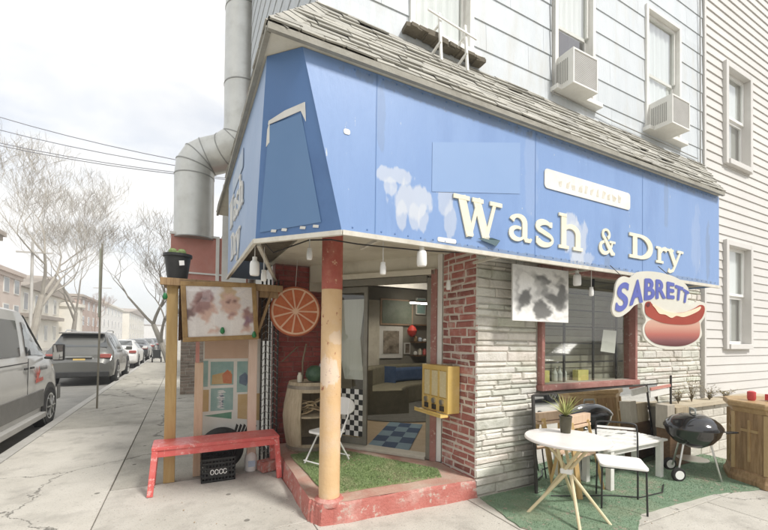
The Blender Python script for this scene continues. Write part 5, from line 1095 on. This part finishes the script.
Cl = thing('shop_light', 'added glowing fill panel over the middle of the shop floor', 'lamp', (3.8, 6.2, 2.85)); MB().bb(3.3, 4.3, 6.1, 6.3, 2.84, 2.89).build('tube', MC.get('x') or emit('fill_glow', (1, .92, .8), 26), Cl)  # unseen emitter added to brighten the shop interior
Fg = thing('floor_toys', 'small pale figure and yellow toy just inside the sliding glass door', 'toy', (2.2, 5.0, .2)); mb = MB(); mb.lathe([(.04, 0), (.05, .08), (.03, .14), (.045, .2), (.01, .26)], (2.17, 4.80, .2), 12); mb.build('figure', cream, Fg, smooth=True); mb = MB(); mb.lathe([(.03, 0), (.035, .2), (.01, .3)], (2.08, 4.85, .2), 8); mb.build('yellow_bottle', yelpl, Fg, smooth=True)

# ------------------------------------------------------------------ street sign post, poles, wires
Sp = thing('street_signpost', 'slim grey green street sign post seen edge on at the kerb', 'sign post', (-1.67, 10.45, 0)); MB().bar((-1.67, 10.45, 0), (-1.64, 10.45, 3.62), .05, .03).build('post', mat('post_green', (.22, .20, .15), (.32, .30, .24), 9, .6, metal=.2), Sp); mb = MB(); mb.box((-1.69, 10.55, 2.75), (.03, .30, 1.5), rz=R(9.1)); mb.build('sign_plate', mat('sign_back', (.26, .27, .20), (.34, .35, .28), 5, .5), Sp)
polem = mat('pole_grey', (.42, .40, .36), (.52, .5, .46), 5, .8)
for x, y, h, lb in ((-11.6, 43, 9.5, 'pale utility pole with crossarm before the cream house'), (-11.8, 75, 10, 'distant utility pole between the brick house and the white house'), (-1.2, 33, 5.0, 'thin grey pole on the far pavement beside the white parked car'), (-2.1, 62, 9, 'thin distant pole on the kerb near the street end')):
    t = thing('utility_pole', lb, 'pole', (x, y, 0), group='poles along the street'); MB().tube([(x, y, 0), (x, y, h)], [.14 if h > 6 else .06, .10 if h > 6 else .05], 8).build('post', polem, t)
    if h > 9.2: MB().bar((x - 1, y - .2, h - 1), (x + 1.4, y - .2, h - .9), .12).build('crossarm', polem, t)
wirem = mat('wire', (.22, .22, .24), None, 5, .6)
for k, (a, b, lb) in enumerate((((-6.9, 19.0, 9.75), (2.2, 15, 7.3), 'overhead wire, topmost of the span left of the duct'), ((-6.9, 19, 9.25), (2.2, 15, 7.2), 'overhead wire, second from the top of the span'), ((-6.9, 19, 8.75), (2.2, 15, 7.05), 'overhead wire, third from the top of the span'), ((-6.9, 19, 8.65), (2.2, 15, 7.0), 'overhead wire, lowest of the span'))):
    a = V(a); b = V(b); a = a + (a - b) * .6; mb = MB(); mb.tube([a * (1 - t / 12) + b * (t / 12) - V((0, 0, .5 * math.sin(math.pi * t / 12))) + V((0, 0, .35)) for t in range(13)], .014, 4); tag(mb.build('overhead_wire', wirem), lb, 'wire', 'overhead wires across the sky')

# ------------------------------------------------------------------ houses
def house(name, label, x0, x1, y0, y1, h, m_, face='x+', rows=3, cols=4, roof='flat', roofm=None, wm_=None, cat='house', trim=None, porch=False):
    t = thing(name, label, cat, ((x0 + x1) / 2, (y0 + y1) / 2, 0)); MB().bb(x0, x1, y0, y1, -.1, h).build('wall', m_, t)
    trim = trim or whitepaint
    if roof == 'flat': MB().bb(x0 - .3, x1 + .35, y0 - .2, y1 + .2, h, h + .35).bb(x0 - .1, x1 + .15, y0 - .1, y1 + .1, h - .35, h - .002).build('cornice', roofm or trim, t)
    else:
        r = MB(); e_ = .4; rh = roof
        if face[0] == 'x': ym = (y0 + y1) / 2; r.add([(x0 - e_, y0 - e_, h - .1), (x1 + e_, y0 - e_, h - .1), (x1 + e_, y1 + e_, h - .1), (x0 - e_, y1 + e_, h - .1), (x0 - e_, ym, h + rh), (x1 + e_, ym, h + rh)], [(0, 1, 5, 4), (2, 3, 4, 5), (1, 2, 5), (3, 0, 4), (3, 2, 1, 0)])
        else: xm = (x0 + x1) / 2; r.add([(x0 - e_, y0 - e_, h - .1), (x1 + e_, y0 - e_, h - .1), (x1 + e_, y1 + e_, h - .1), (x0 - e_, y1 + e_, h - .1), (xm, y0 - e_, h + rh), (xm, y1 + e_, h + rh)], [(0, 4, 5, 3), (1, 2, 5, 4), (0, 1, 4), (2, 3, 5), (3, 2, 1, 0)])
        r.build('roof', roofm or darkwood, t)
    fh = h / rows
    def winset(P, nrm, L0, L1, n):
        for r_ in range(rows):
            for c in range(n):
                cx = L0 + (L1 - L0) * (c + .5) / n; z0_ = r_ * fh + fh * .3; z1_ = z0_ + fh * .5; w = min(.5, (L1 - L0) / n * .3)
                f = MB(); g = MB()
                if nrm == 'x': f.bb(P, P + .06, cx - w - .1, cx + w + .1, z0_ - .1, z1_ + .1); g.bb(P + .061, P + .07, cx - w, cx + w, z0_, z1_)
                else: f.bb(cx - w - .1, cx + w + .1, P - .06, P, z0_ - .1, z1_ + .1) if nrm == '-y' else f.bb(cx - w - .1, cx + w + .1, P, P + .06, z0_ - .1, z1_ + .1); (g.bb(cx - w, cx + w, P - .07, P - .061, z0_, z1_) if nrm == '-y' else g.bb(cx - w, cx + w, P + .061, P + .07, z0_, z1_))
                fo = f.build('window', trim, t); g.build('pane', wm_ or winpane, fo)
    if face == 'x+': winset(x1, 'x', y0, y1, cols); winset(y0, '-y', x0, x1, 2)
    if face == 'y+': winset(y1, '+y', x0, x1, cols)
    if porch:
        MB().bb(x1, x1 + 1.4, y0 + .5, y1 - .5, 2.7, 2.95).build('porch_roof', trim, t)
        for k in range(4): yy = y0 + .7 + (y1 - y0 - 1.4) * k / 3; MB().bb(x1 + 1.15, x1 + 1.3, yy - .08, yy + .08, 0, 2.698).build('porch_post', trim, t)
    return t
winpane = mat('window_dark', (.2, .21, .21), (.34, .35, .35), .5, .1, spec=.8)
hcream = mat('house_cream', (.70, .66, .56), (.78, .74, .65), .6, .8); hwhite = mat('house_white', (.72, .70, .65), (.8, .78, .74), .5, .8); hpink = mat('house_tan', (.60, .50, .43), (.68, .58, .50), .6, .8); hbrick = mat('house_brick', (.42, .32, .26), (.50, .39, .33), 1, .85); hroof = mat('house_roof', (.34, .29, .24), (.42, .37, .31), 1, .9); hroofr = mat('roof_terracotta', (.38, .17, .11), (.45, .23, .16), 1, .9)
house('row_house', 'pale row house with brown bracketed cornice above the van roof', -23, -13.2, 32, 41.5, 9.4, hwhite, roofm=hroof, rows=3, cols=4)
house('row_house', 'tan brick row house with white front left of the cream house', -23, -14, 42, 49, 7.0, hpink, rows=3, cols=3, roofm=hpink)
h3 = house('cream_house', 'cream clad house with a rounded bay and dark gable roof behind the silver car', -24, -14.4, 50, 70, 6.4, hcream, rows=2, cols=6, roof=2.2, roofm=hroof, porch=False)
MB().lathe([(2.2, 0), (2.2, 5.2), (2.5, 5.3), (2.5, 5.7), (.1, 6.1)], (-14.6, 66, 0), 16).build('round_bay', hcream, h3, smooth=True)
MB().bb(-14.4, -13.7, 50, 63, 3.3, 3.7).build('belt_cornice', hroof, h3)
house('brick_house', 'brown brick house with flat cornice beyond the cream house', -25, -14, 73, 88, 7.4, hbrick, rows=3, cols=4, roofm=hroof)
house('white_house', 'tall white house beyond the brick one with a long flat roof', -26, -14, 90, 118, 7.8, hwhite, rows=3, cols=6, roofm=hcream)
house('white_house', 'distant pale house near the end of the street', -26, -13, 122, 165, 8.0, hcream, rows=3, cols=8, roof=2.0, roofm=hroof)
house('white_house', 'farthest pale building closing the view down the street', -30, 8, 230, 245, 7, hwhite, rows=3, cols=8, roofm=hroof, face='x+')
# side street neighbour and across-the-road houses (seen in mirror and panes)
nbk = thing('brick_stoop', 'low grey brown brick stoop wall on the pavement behind the stand', 'wall', (.5, 12.2, 0)); MB().bb(-.08, 1.5, 12.0, 12.4, 0, 1.55).build('stoop_core', mortar, nbk); mb = MB(); masonry(mb, (0, 12.0, 0), (1, 0, 0), (0, -1, 0), -.08, 1.5, 0, 1.55, [], (.08, .1), (.2, .3), .012, .012, .002); mb.build('stoop_brick', mat('stoop_brown', (.24, .19, .15), (.34, .28, .23), 6, .85, .5, 30, island=.25), nbk)
MB().bb(-.12, 1.5, 11.96, 12.44, 1.56, 1.63).build('stoop_cap', concrete_old, nbk)
house('side_house', 'pale two storey house next along the side street behind the shop', 1.9, 9, 12.6, 24, 6.3, hwhite, rows=2, cols=4, roofm=hroof, face='none')
house('row_house', 'grey row house across the road reflected in the patio mirror', -6, 3, -28, -19, 8.5, hcream, rows=3, cols=4, roofm=hroof, face='y+')
house('row_house', 'brick row house across the road reflected in the shop window', 3.5, 13, -28, -19, 7.8, hbrick, rows=3, cols=4, roofm=hroof, face='y+')
house('row_house', 'white row house across the road reflected in the mirror end', 13.5, 26, -28, -19, 9, hwhite, rows=3, cols=5, roofm=hroof, face='y+')

# ------------------------------------------------------------------ vehicles
def lerp(a, b, t): return a + (b - a) * t
class Body:
    def __init__(s, st): s.st = st   # stations: y, zb, zbelt, zroof, w, wroof
    def at(s, y):
        st = s.st
        if y <= st[0][0]: return st[0]
        for a, b in zip(st[:-1], st[1:]):
            if a[0] <= y <= b[0]: t = (y - a[0]) / (b[0] - a[0]); return tuple(lerp(p, q, t) for p, q in zip(a, b))
        return st[-1]
    def sec(s, y):
        _, zb, zt, zr, w, wr = s.at(y); h = zt - zb
        P = [(0, zb), (w * .86, zb), (w * .975, zb + .06), (w * .995, zb + h * .3), (w, zb + h * .55), (w * .985, zb + h * .82), (w * .955, zt - .02), (w * .94, zt)]
        P += [(lerp(w * .94, wr, .5) + .008, lerp(zt, zr - .05, .5)), (wr, zr - .05), (wr - .07, zr - .012), (wr * .6, zr + .012), (0, zr + .02)]
        return P
    def mesh(s, mb, sub=3):
        ys = []
        for a, b in zip(s.st[:-1], s.st[1:]):
            for k in range(sub): ys.append(lerp(a[0], b[0], k / sub))
        ys.append(s.st[-1][0]); secs = []
        for y in ys:
            P = s.sec(y); secs.append([(x, y, z) for x, z in P] + [(-x, y, z) for x, z in P[-2:0:-1]])
        n = len(secs[0]); vs = sum(secs, [])
        mb.add(vs, [(i * n + k, i * n + (k + 1) % n, (i + 1) * n + (k + 1) % n, (i + 1) * n + k) for i in range(len(ys) - 1) for k in range(n)] + [tuple(range(n)), tuple((len(ys) - 1) * n + k for k in range(n))[::-1]])
    def side(s, y, t, off=.008, sg=1):   # t 0 belt .. 1 roof edge
        _, zb, zt, zr, w, wr = s.at(y); x = lerp(w * .94, wr, t) + .012 * math.sin(t * 3.14); z = lerp(zt, zr - .05, t); return (sg * (x + off), y, z + off * .3)
def car(name, label, cat, L_, st, paint, wheels, rw, loc, rz=0, kind='suv', plate_m=None, lights=True, group='cars parked along the kerb'):
    t = thing(name, label, cat, loc, rz, group); b = Body(st); mb = MB(); b.mesh(mb); mb.build('body', paint, t, smooth=True, W=False)
    w = st[len(st) // 2][4]
    for yy in wheels:
        for sg in (-1, 1):
            ar = MB(); ar.lathe([(.02, sg * (w - .16)), (rw * 1.16, sg * (w - .16)), (rw * 1.16, sg * (w + .004)), (.02, sg * (w + .004))], (0, yy, rw + .02), 28, 'x'); ar.build('wheel_arch', black, t, W=False)
            ty = MB(); ty.lathe([(rw * .62, sg * (w - .2)), (rw * .96, sg * (w - .2)), (rw, sg * (w - .15)), (rw, sg * (w - .02)), (rw * .95, sg * (w + .012)), (rw * .68, sg * (w + .014))], (0, yy, rw), 28, 'x'); wh = ty.build('wheel', rubber, t, W=False, smooth=True)
            ri = MB(); ri.lathe([(.02, sg * (w + .0)), (rw * .66, sg * (w + .0)), (rw * .66, sg * (w + .016)), (rw * .6, sg * (w + .016)), (rw * .58, sg * (w + .004)), (.02, sg * (w + .004))], (0, yy, rw), 28, 'x')
            for k in range(8 if kind == 'van' else 5): a_ = 2 * math.pi * k / (8 if kind == 'van' else 5); ri.bar((sg * (w + .012), yy, rw), (sg * (w + .012), yy + rw * .6 * math.sin(a_), rw + rw * .6 * math.cos(a_)), .05, .02)
            ri.build('rim', chrome, wh, W=False)
    return t, b
def strip(b, ys, t0, t1, sg, off=.006):
    mb = MB(); n = 4; P = []
    for y0_, y1_ in [ys]:
        for i in range(n + 1):
            for j in range(n + 1):
                y = lerp(y0_, y1_, i / n); P.append(b.side(y, lerp(t0, t1, j / n), off, sg))
    mb.add(P, [(i * (n + 1) + j, (i + 1) * (n + 1) + j, (i + 1) * (n + 1) + j + 1, i * (n + 1) + j + 1) if sg > 0 else (i * (n + 1) + j + 1, (i + 1) * (n + 1) + j + 1, (i + 1) * (n + 1) + j, i * (n + 1) + j) for i in range(n) for j in range(n)]); return mb
cgl = mat('car_window', (.05, .055, .055), (.09, .095, .095), .8, .06, spec=.9, coat=.5)
silver = mat('paint_gunmetal', (.12, .12, .11), (.15, .148, .135), 1, .25, metal=.4, coat=.7); vsilver = mat('paint_van', (.46, .45, .42), (.52, .51, .48), 1, .3, metal=.15, coat=.6, spots=(.38, .37, .34), sscale=1.5, samt=.4); pwhite = mat('paint_white', (.62, .61, .58), (.68, .67, .64), 1, .3, coat=.6); pdark = mat('paint_black', (.03, .03, .032), (.045, .045, .045), 1, .25, coat=.7)
tail = mat('tail_red', (.26, .06, .05), (.38, .12, .10), 12, .2, coat=.5); platey = mat('plate_yellow', (.62, .42, .12), (.72, .52, .2), 9, .4)
SUV = [(0, .40, .72, .74, .80, .70), (.05, .32, .80, .82, .90, .72), (.16, .27, .98, 1.04, .935, .74), (.30, .26, 1.10, 1.22, .94, .72), (.52, .26, 1.12, 1.52, .94, .64), (.72, .25, 1.12, 1.64, .94, .63), (1.2, .24, 1.10, 1.70, .945, .63), (2.2, .23, 1.06, 1.70, .945, .64), (2.8, .23, 1.03, 1.62, .94, .62), (3.3, .23, 1.01, 1.32, .94, .64), (3.65, .24, 1.0, 1.08, .93, .72), (4.2, .25, .94, .99, .92, .74), (4.6, .28, .82, .85, .88, .7), (4.75, .36, .66, .68, .78, .6)]
SED = [(0, .42, .66, .68, .76, .66), (.05, .34, .80, .82, .87, .7), (.14, .27, .98, 1.02, .90, .72), (.5, .25, 1.0, 1.06, .905, .72), (.75, .24, 1.0, 1.13, .905, .70), (1.3, .23, .98, 1.38, .91, .60), (1.7, .22, .97, 1.44, .91, .58), (2.5, .22, .95, 1.44, .91, .58), (3.0, .22, .93, 1.28, .91, .6), (3.5, .22, .92, 1.0, .90, .7), (4.2, .24, .84, .88, .88, .7), (4.6, .28, .72, .75, .82, .64), (4.7, .36, .6, .62, .72, .56)]
def rear(t, b, y0_, y1_, wx0, wx1, zl, pl=True, suv=True):
    z = lambda y: b.at(y)[3]
    MB().add([(-wx0, y0_, z(y0_) + .03), (wx0, y0_, z(y0_) + .03), (wx1, y1_, z(y1_) + .03), (-wx1, y1_, z(y1_) + .03)], [(0, 1, 2, 3)]).build('rear_window', cgl, t, W=False)
    for sg in (-1, 1): MB().bb(sg * .55, sg * .86, -.01 if not suv else .04, .16, zl, zl + .13).build('tail_light', tail, t, W=False, bevel=.02)
    if pl: MB().bb(-.16, .16, -.012 if not suv else .035, .05, zl - .16, zl - .01).build('number_plate', platey, t, W=False)
    MB().bb(-.8, .8, -.03, .04, .42, .56).build('bumper', t.get('pm') and silver or MC['black_plastic'], t, W=False, bevel=.02) if False else None
def sides(t, b, segs, sgs=(1, -1)):
    for sg in sgs:
        for a, c in segs: strip(b, (a, c), .08, .88, sg).build('side_window', cgl, t, W=False)
def mirr(t, paint, y, z, x):
    for sg in (-1, 1): mb = MB(); mb.box((sg * (x + .11), y, z), (.2, .1, .14)); mb.bar((sg * (x - .05), y, z - .04), (sg * (x + .05), y, z - .02), .04); mb.build('wing_mirror', paint, t, W=False, bevel=.02)
t, b = car('parked_suv', 'dark grey parked crossover with yellow rear plate behind the white van', 'car', 4.75, SUV, silver, (.95, 3.75), .36, (-3.02, 15.7, -.08)); t.scale = (1, 1, 1.05)
rear(t, b, .28, .66, .72, .58, .88); sides(t, b, [(.85, 1.55), (1.62, 2.35), (2.42, 3.0)]); mirr(t, silver, 3.0, 1.12, .94)
MB().box((0, .52, 1.66), (1.22, .30, .035), rx=.05).build('roof_spoiler', silver, t, W=False, bevel=.012); MB().bb(-.82, .82, -.02, .10, .30, .46).build('rear_valance', black, t, W=False, bevel=.02); MB().bb(-.35, .35, -.0, .1, .90, .93).build('hatch_trim', chrome, t, W=False)
mb = MB(); [mb.tube([(sg * .56, 1.0, 1.69), (sg * .58, 1.2, 1.76), (sg * .58, 2.4, 1.76), (sg * .56, 2.6, 1.69)], .018, 6) for sg in (-1, 1)]; mb.build('roof_rail', chrome, t, W=False)
MB().bb(-.58, .58, .075, .13, .82, .99).build('plate_recess', mat('paint_gunmetal_dark', (.13, .13, .12), None, 1, .3), t, W=False)
t, b = car('parked_sedan', 'white parked sedan in front of the grey crossover', 'car', 4.7, SED, pwhite, (.95, 3.7), .33, (-3.0, 23.2, -.08)); rear(t, b, .80, 1.32, .62, .52, .80, suv=False); sides(t, b, [(1.45, 2.1), (2.18, 2.85)]); mirr(t, pwhite, 2.95, 1.02, .9)
for k, (yy, p, lb) in enumerate(((30, pdark, 'black parked sedan beyond the white one'), (36.5, silver, 'grey parked sedan farther down the kerb'), (43, pdark, 'dark parked sedan, fifth vehicle along the kerb'), (50, pwhite, 'farthest white parked sedan near the street end'))):
    t, b = car('parked_sedan', lb, 'car', 4.7, SED, p, (.95, 3.7), .33, (-3.0, yy, -.08)); rear(t, b, .80, 1.32, .62, .52, .80, suv=False); sides(t, b, [(1.45, 2.1), (2.18, 2.85)])
t, b = car('parked_sedan', 'black car parked across the road, seen in the patio mirror', 'car', 4.7, SED, pdark, (.95, 3.7), .33, (11.5, -5.2, -.08), R(90), group='cars across the road'); sides(t, b, [(1.45, 2.1), (2.18, 2.85)])
t, b = car('parked_suv', 'grey crossover parked across the road, reflected in the glass', 'car', 4.75, SUV, silver, (.95, 3.75), .36, (18, -5.2, -.08), R(90), group='cars across the road'); sides(t, b, [(.85, 1.55), (1.62, 2.35), (2.42, 3.0)])
# van (front nose at y=10.1, faces +y)
VAN = [(-.0, .28, 1.30, 1.98, 1.02, .84), (.3, .26, 1.30, 2.08, 1.03, .86), (3.0, .24, 1.29, 2.10, 1.03, .86), (3.9, .24, 1.29, 2.08, 1.03, .86), (4.25, .24, 1.29, 1.98, 1.03, .82), (4.75, .24, 1.28, 1.62, 1.02, .82), (5.15, .24, 1.26, 1.33, 1.00, .84), (5.5, .25, 1.08, 1.14, .98, .8), (5.72, .28, .86, .90, .93, .76), (5.8, .36, .66, .68, .82, .66)]
t, b = car('white_van', 'white passenger van with dark lower cladding and a red door graphic at the kerb', 'van', 5.8, VAN, vsilver, (1.0, 4.95), .36, (-3.23, 4.35, -.08), kind='van', group=None)
for nm, (a, c, lo, hi) in (('side_window', (.3, 1.75, .06, .80)), ('side_window', (1.85, 3.62, .06, .80)), ('front_door_window', (3.86, 4.80, .06, .80))):
    for sg in (1, -1): strip(b, (a, c), lo, hi, sg).build(nm, cgl, t, W=False)
for sg in (1, -1):
    mb = MB(); mb.bb(sg * 1.028, sg * 1.045, .3, 4.52, .42, .72); mb.bb(sg * 1.028, sg * 1.045, 5.36, 5.55, .42, .70); mb.build('lower_cladding', mat('cladding_grey', (.13, .125, .115), (.18, .175, .16), 3, .6), t, W=False, bevel=.008)
    MB().bb(sg * .98, sg * 1.10, 1.5, 4.45, .24, .33).build('running_board', mat('step_grey', (.3, .29, .27), None, 5, .6), t, W=False, bevel=.01)
    mb = MB(); mb.bb(sg * 1.032, sg * 1.052, 3.55, 3.70, 1.12, 1.15); mb.bb(sg * 1.032, sg * 1.052, 3.82, 3.97, 1.12, 1.15); mb.build('door_handle', black, t, W=False)
    mb = MB(); mb.bb(sg * 1.026, sg * 1.0325, 3.745, 3.757, .42, 1.29); mb.bb(sg * 1.026, sg * 1.0325, 1.80, 1.81, .42, 1.29); mb.bb(sg * 1.026, sg * 1.034, 1.8, 3.74, 1.22, 1.235); mb.build('door_gap', black, t, W=False)
    mb = MB(); mb.box((sg * 1.20, 4.68, 1.36), (.17, .10, .30)); mb.bar((sg * .98, 4.72, 1.26), (sg * 1.14, 4.70, 1.26), .05); w_m = mb.build('wing_mirror', black, t, W=False, bevel=.03)
    MB().bb(sg * 1.13, sg * 1.27, 4.618, 4.628, 1.23, 1.49).build('mirror_glass', mirrorm, w_m, W=False)
MB().add([(-.80, 4.28, 2.0), (.80, 4.28, 2.0), (.86, 5.12, 1.37), (-.86, 5.12, 1.37)], [(0, 1, 2, 3)]).build('windscreen', cgl, t, W=False)
def Fq(y, z, d): return (1.036 + d, y, z)
mb = MB(); rq = random.Random(14)
for i in range(9):
    a_ = R(60 + i * 26); cx, cz_ = 4.22 + .05 * math.cos(i), 1.00; l = rq.uniform(.10, .20); plate(mb, [(cx, cz_ - .02), (cx + .03, cz_), (cx + l * math.cos(a_) * 1.2, cz_ + l * math.sin(a_) * .8), (cx - .03, cz_ + .02)], Fq, 0, .002 + i * .0003)
plate(mb, [(4.10, .86), (4.50, .88), (4.47, .94), (4.28, .93), (4.12, .92)], Fq, 0, .001); mb.build('red_door_graphic', mat('decal_red', (.48, .07, .05), (.58, .14, .10), 12, .4), t, W=False)
mb = MB()
for i in range(5): ribbon(mb, [(4.28 + i * .085, 1.06), (4.31 + i * .085, 1.13), (4.34 + i * .085, 1.06), (4.36 + i * .085, 1.09)], .014, Fq, .003)
mb.build('dark_door_script', iron, t, W=False)

# pushcart far on the pavement
Pc = thing('folded_pushcart', 'small dark wheeled cart far along the pavement beside the parked cars', 'cart', (-1.45, 27.2, 0)); mb = MB(); mb.bar((-1.6, 27.2, .2), (-1.6, 27.4, 1.05), .04); mb.bar((-1.3, 27.2, .2), (-1.3, 27.4, 1.05), .04); mb.bar((-1.6, 27.4, 1.05), (-1.3, 27.4, 1.05), .04); mb.build('handle_frame', iron, Pc)
MB().bb(-1.65, -1.25, 27.1, 27.5, .25, .75).build('basket', black, Pc)
for x in (-1.68, -1.22): MB().lathe([(.02, -.03), (.17, -.03), (.17, .03), (.02, .03)], (x, 27.2, .17), 16, 'x').build('wheel', rubber, Pc)

# ------------------------------------------------------------------ bare trees
def bare_tree(label, base, h, lean, seed, barkm, r0=.22, spread=1.0, depth=6, fork=None, thin=.008):
    t = thing('bare_tree', label, 'tree', base, group='leafless street trees'); rn = random.Random(seed); tr = MB(); br = MB()
    def grow(p, d, l, r, lev):
        n = 4; pts = [p]; rs = [r]; q = p; dd = d.copy()
        for k in range(n):
            dd = (dd + V((rn.uniform(-.16, .16), rn.uniform(-.16, .16), rn.uniform(-.06, .14))) * (.5 + lev * .25)).normalized(); q = q + dd * l / n; pts.append(q); rs.append(max(thin * .6, r * (1 - .38 * (k + 1) / n)))
        (tr if lev == 0 else br).tube(pts, rs, 8 if lev < 2 else (5 if lev < 4 else 3), caps=False)
        if lev >= depth: return
        m_ = 3 if lev < 1 else (2 if rn.random() < .35 else 3)
        for k in range(m_):
            ax = V((rn.uniform(-1, 1), rn.uniform(-1, 1), rn.uniform(-.2, .5))).normalized(); nd = (dd * rn.uniform(.55, .95) + ax * rn.uniform(.5, .9) * spread + V((0, 0, .12))).normalized()
            at = pts[-1] if k < 2 else pts[rn.randint(2, 3)]; grow(at, nd, l * rn.uniform(.66, .90), rs[-1] * rn.uniform(.6, .85), lev + 1)
    grow(V(base), V(lean).normalized(), h * .30, r0, 0); tr.build('trunk', barkm, t, smooth=True); br.build('branches', barkm, t, smooth=True)
bark1 = mat('bark_pale', (.26, .23, .19), (.40, .37, .31), 2, .9); bark2 = mat('bark_grey', (.20, .18, .15), (.30, .28, .24), 2, .9)
bare_tree('tall pale leafless tree whose crown fills the sky at the left edge', (-11.7, 43, 0), 17, (.12, .0, 1), 5, bark1, .36, 1.0, 8, thin=.014)
bare_tree('second pale leafless tree beyond the van roof', (-11.5, 56, 0), 14, (.10, 0, 1), 17, bark1, .28, 1.0, 7, thin=.016)
bare_tree('grey leafless pavement tree arching left over the parked cars', (-.8, 27, 0), 8.2, (-.42, .0, 1), 23, bark2, .20, 1.05, 7, thin=.010)
bare_tree('small reddish leafless tree before the brick house', (-10.8, 66, 0), 8, (0, 0, 1), 31, mat('bark_red', (.28, .2, .16), None, 2, .9), .14, .8, 6, thin=.018)
bare_tree('distant leafless tree on the pavement far down the street', (-1.2, 55, 0), 9, (-.3, 0, 1), 41, bark2, .22, .9, 6, thin=.02)
bare_tree('leafless tree across the road reflected in the upper windows', (6.5, -13.5, 0), 15, (0, 0, 1), 53, bark2, .28, 1, 6, thin=.012)

hz = MB().bb(-60, 60, -45, 260, -1.2, 22).build('haze', None); hz['kind'] = 'stuff'
hm = bpy.data.materials.new('haze'); hm.use_nodes = True; hn = hm.node_tree.nodes; hn.remove(hn['Principled BSDF']); pv = hn.new('ShaderNodeVolumePrincipled'); pv.inputs['Color'].default_value = (.95, .96, 1, 1); pv.inputs['Density'].default_value = .0024; hm.node_tree.links.new(pv.outputs[0], hn['Material Output'].inputs['Volume']); hz.data.materials.append(hm)
# ------------------------------------------------------------------ light, sky, camera
w = bpy.data.worlds.new('World'); sc.world = w; w.use_nodes = True; nt = w.node_tree; N = nt.nodes; L = nt.links; bg = N['Background']
sky = N.new('ShaderNodeTexSky'); sky.sky_type = 'NISHITA'; sky.sun_disc = False; sky.sun_elevation = R(48); sky.sun_rotation = R(150); sky.air_density = 1.0; sky.dust_density = 2
tc = N.new('ShaderNodeTexCoord'); mp = N.new('ShaderNodeMapping'); mp.inputs['Scale'].default_value = (1.2, 1.2, 3.2); n1 = N.new('ShaderNodeTexNoise'); n1.inputs['Scale'].default_value = 1.7; n1.inputs['Detail'].default_value = 8; n1.inputs['Roughness'].default_value = .55; n1.inputs['Distortion'].default_value = .3
L.new(tc.outputs['Generated'], mp.inputs[0]); L.new(mp.outputs[0], n1.inputs['Vector'])
rp_ = N.new('ShaderNodeMapRange'); rp_.inputs['From Min'].default_value = .40; rp_.inputs['From Max'].default_value = .60; rp_.inputs['To Min'].default_value = .58; rp_.inputs['To Max'].default_value = 1; L.new(n1.outputs['Fac'], rp_.inputs[0])
mx = N.new('ShaderNodeMix'); mx.data_type = 'RGBA'; L.new(rp_.outputs[0], mx.inputs['Factor']); L.new(sky.outputs[0], mx.inputs['A']); mx.inputs['B'].default_value = (6.2, 6.15, 6.0, 1); L.new(mx.outputs['Result'], bg.inputs['Color']); bg.inputs['Strength'].default_value = .1
sun = bpy.data.lights.new('Sun', 'SUN'); sun.energy = 2.1; sun.angle = R(10); sun.color = (1, .975, .94); so_ = bpy.data.objects.new('Sun', sun); col.objects.link(so_)
sd = V((.30, -.62, .80)).normalized(); so_.rotation_euler = (-sd).to_track_quat('-Z', 'Y').to_euler()
cam = bpy.data.cameras.new('Camera'); co = bpy.data.objects.new('Camera', cam); col.objects.link(co); sc.camera = co
yaw, pitch, roll = R(27.2375), R(.8776), R(.6912)
fw = V((math.sin(yaw) * math.cos(pitch), math.cos(yaw) * math.cos(pitch), math.sin(pitch))); r_ = V((math.cos(yaw), -math.sin(yaw), 0)); up = r_.cross(fw)
r2 = r_ * math.cos(roll) + up * math.sin(roll); u2 = -r_ * math.sin(roll) + up * math.cos(roll)
co.matrix_world = Matrix(((r2.x, u2.x, -fw.x, 0), (r2.y, u2.y, -fw.y, 0), (r2.z, u2.z, -fw.z, 1.6), (0, 0, 0, 1)))
cam.sensor_width = 36; cam.lens = 388.14 / 768 * 36; cam.shift_y = (332.66 - 265) / 768; cam.clip_end = 2000; cam.clip_start = .05
vs_ = sc.view_settings; vs_.view_transform = 'Standard'; vs_.look = 'None'; vs_.exposure = .95; vs_.gamma = 1; vs_.use_curve_mapping = False
sc.cycles.max_bounces = 8; sc.cycles.transparent_max_bounces = 12; sc.cycles.sample_clamp_indirect = 6
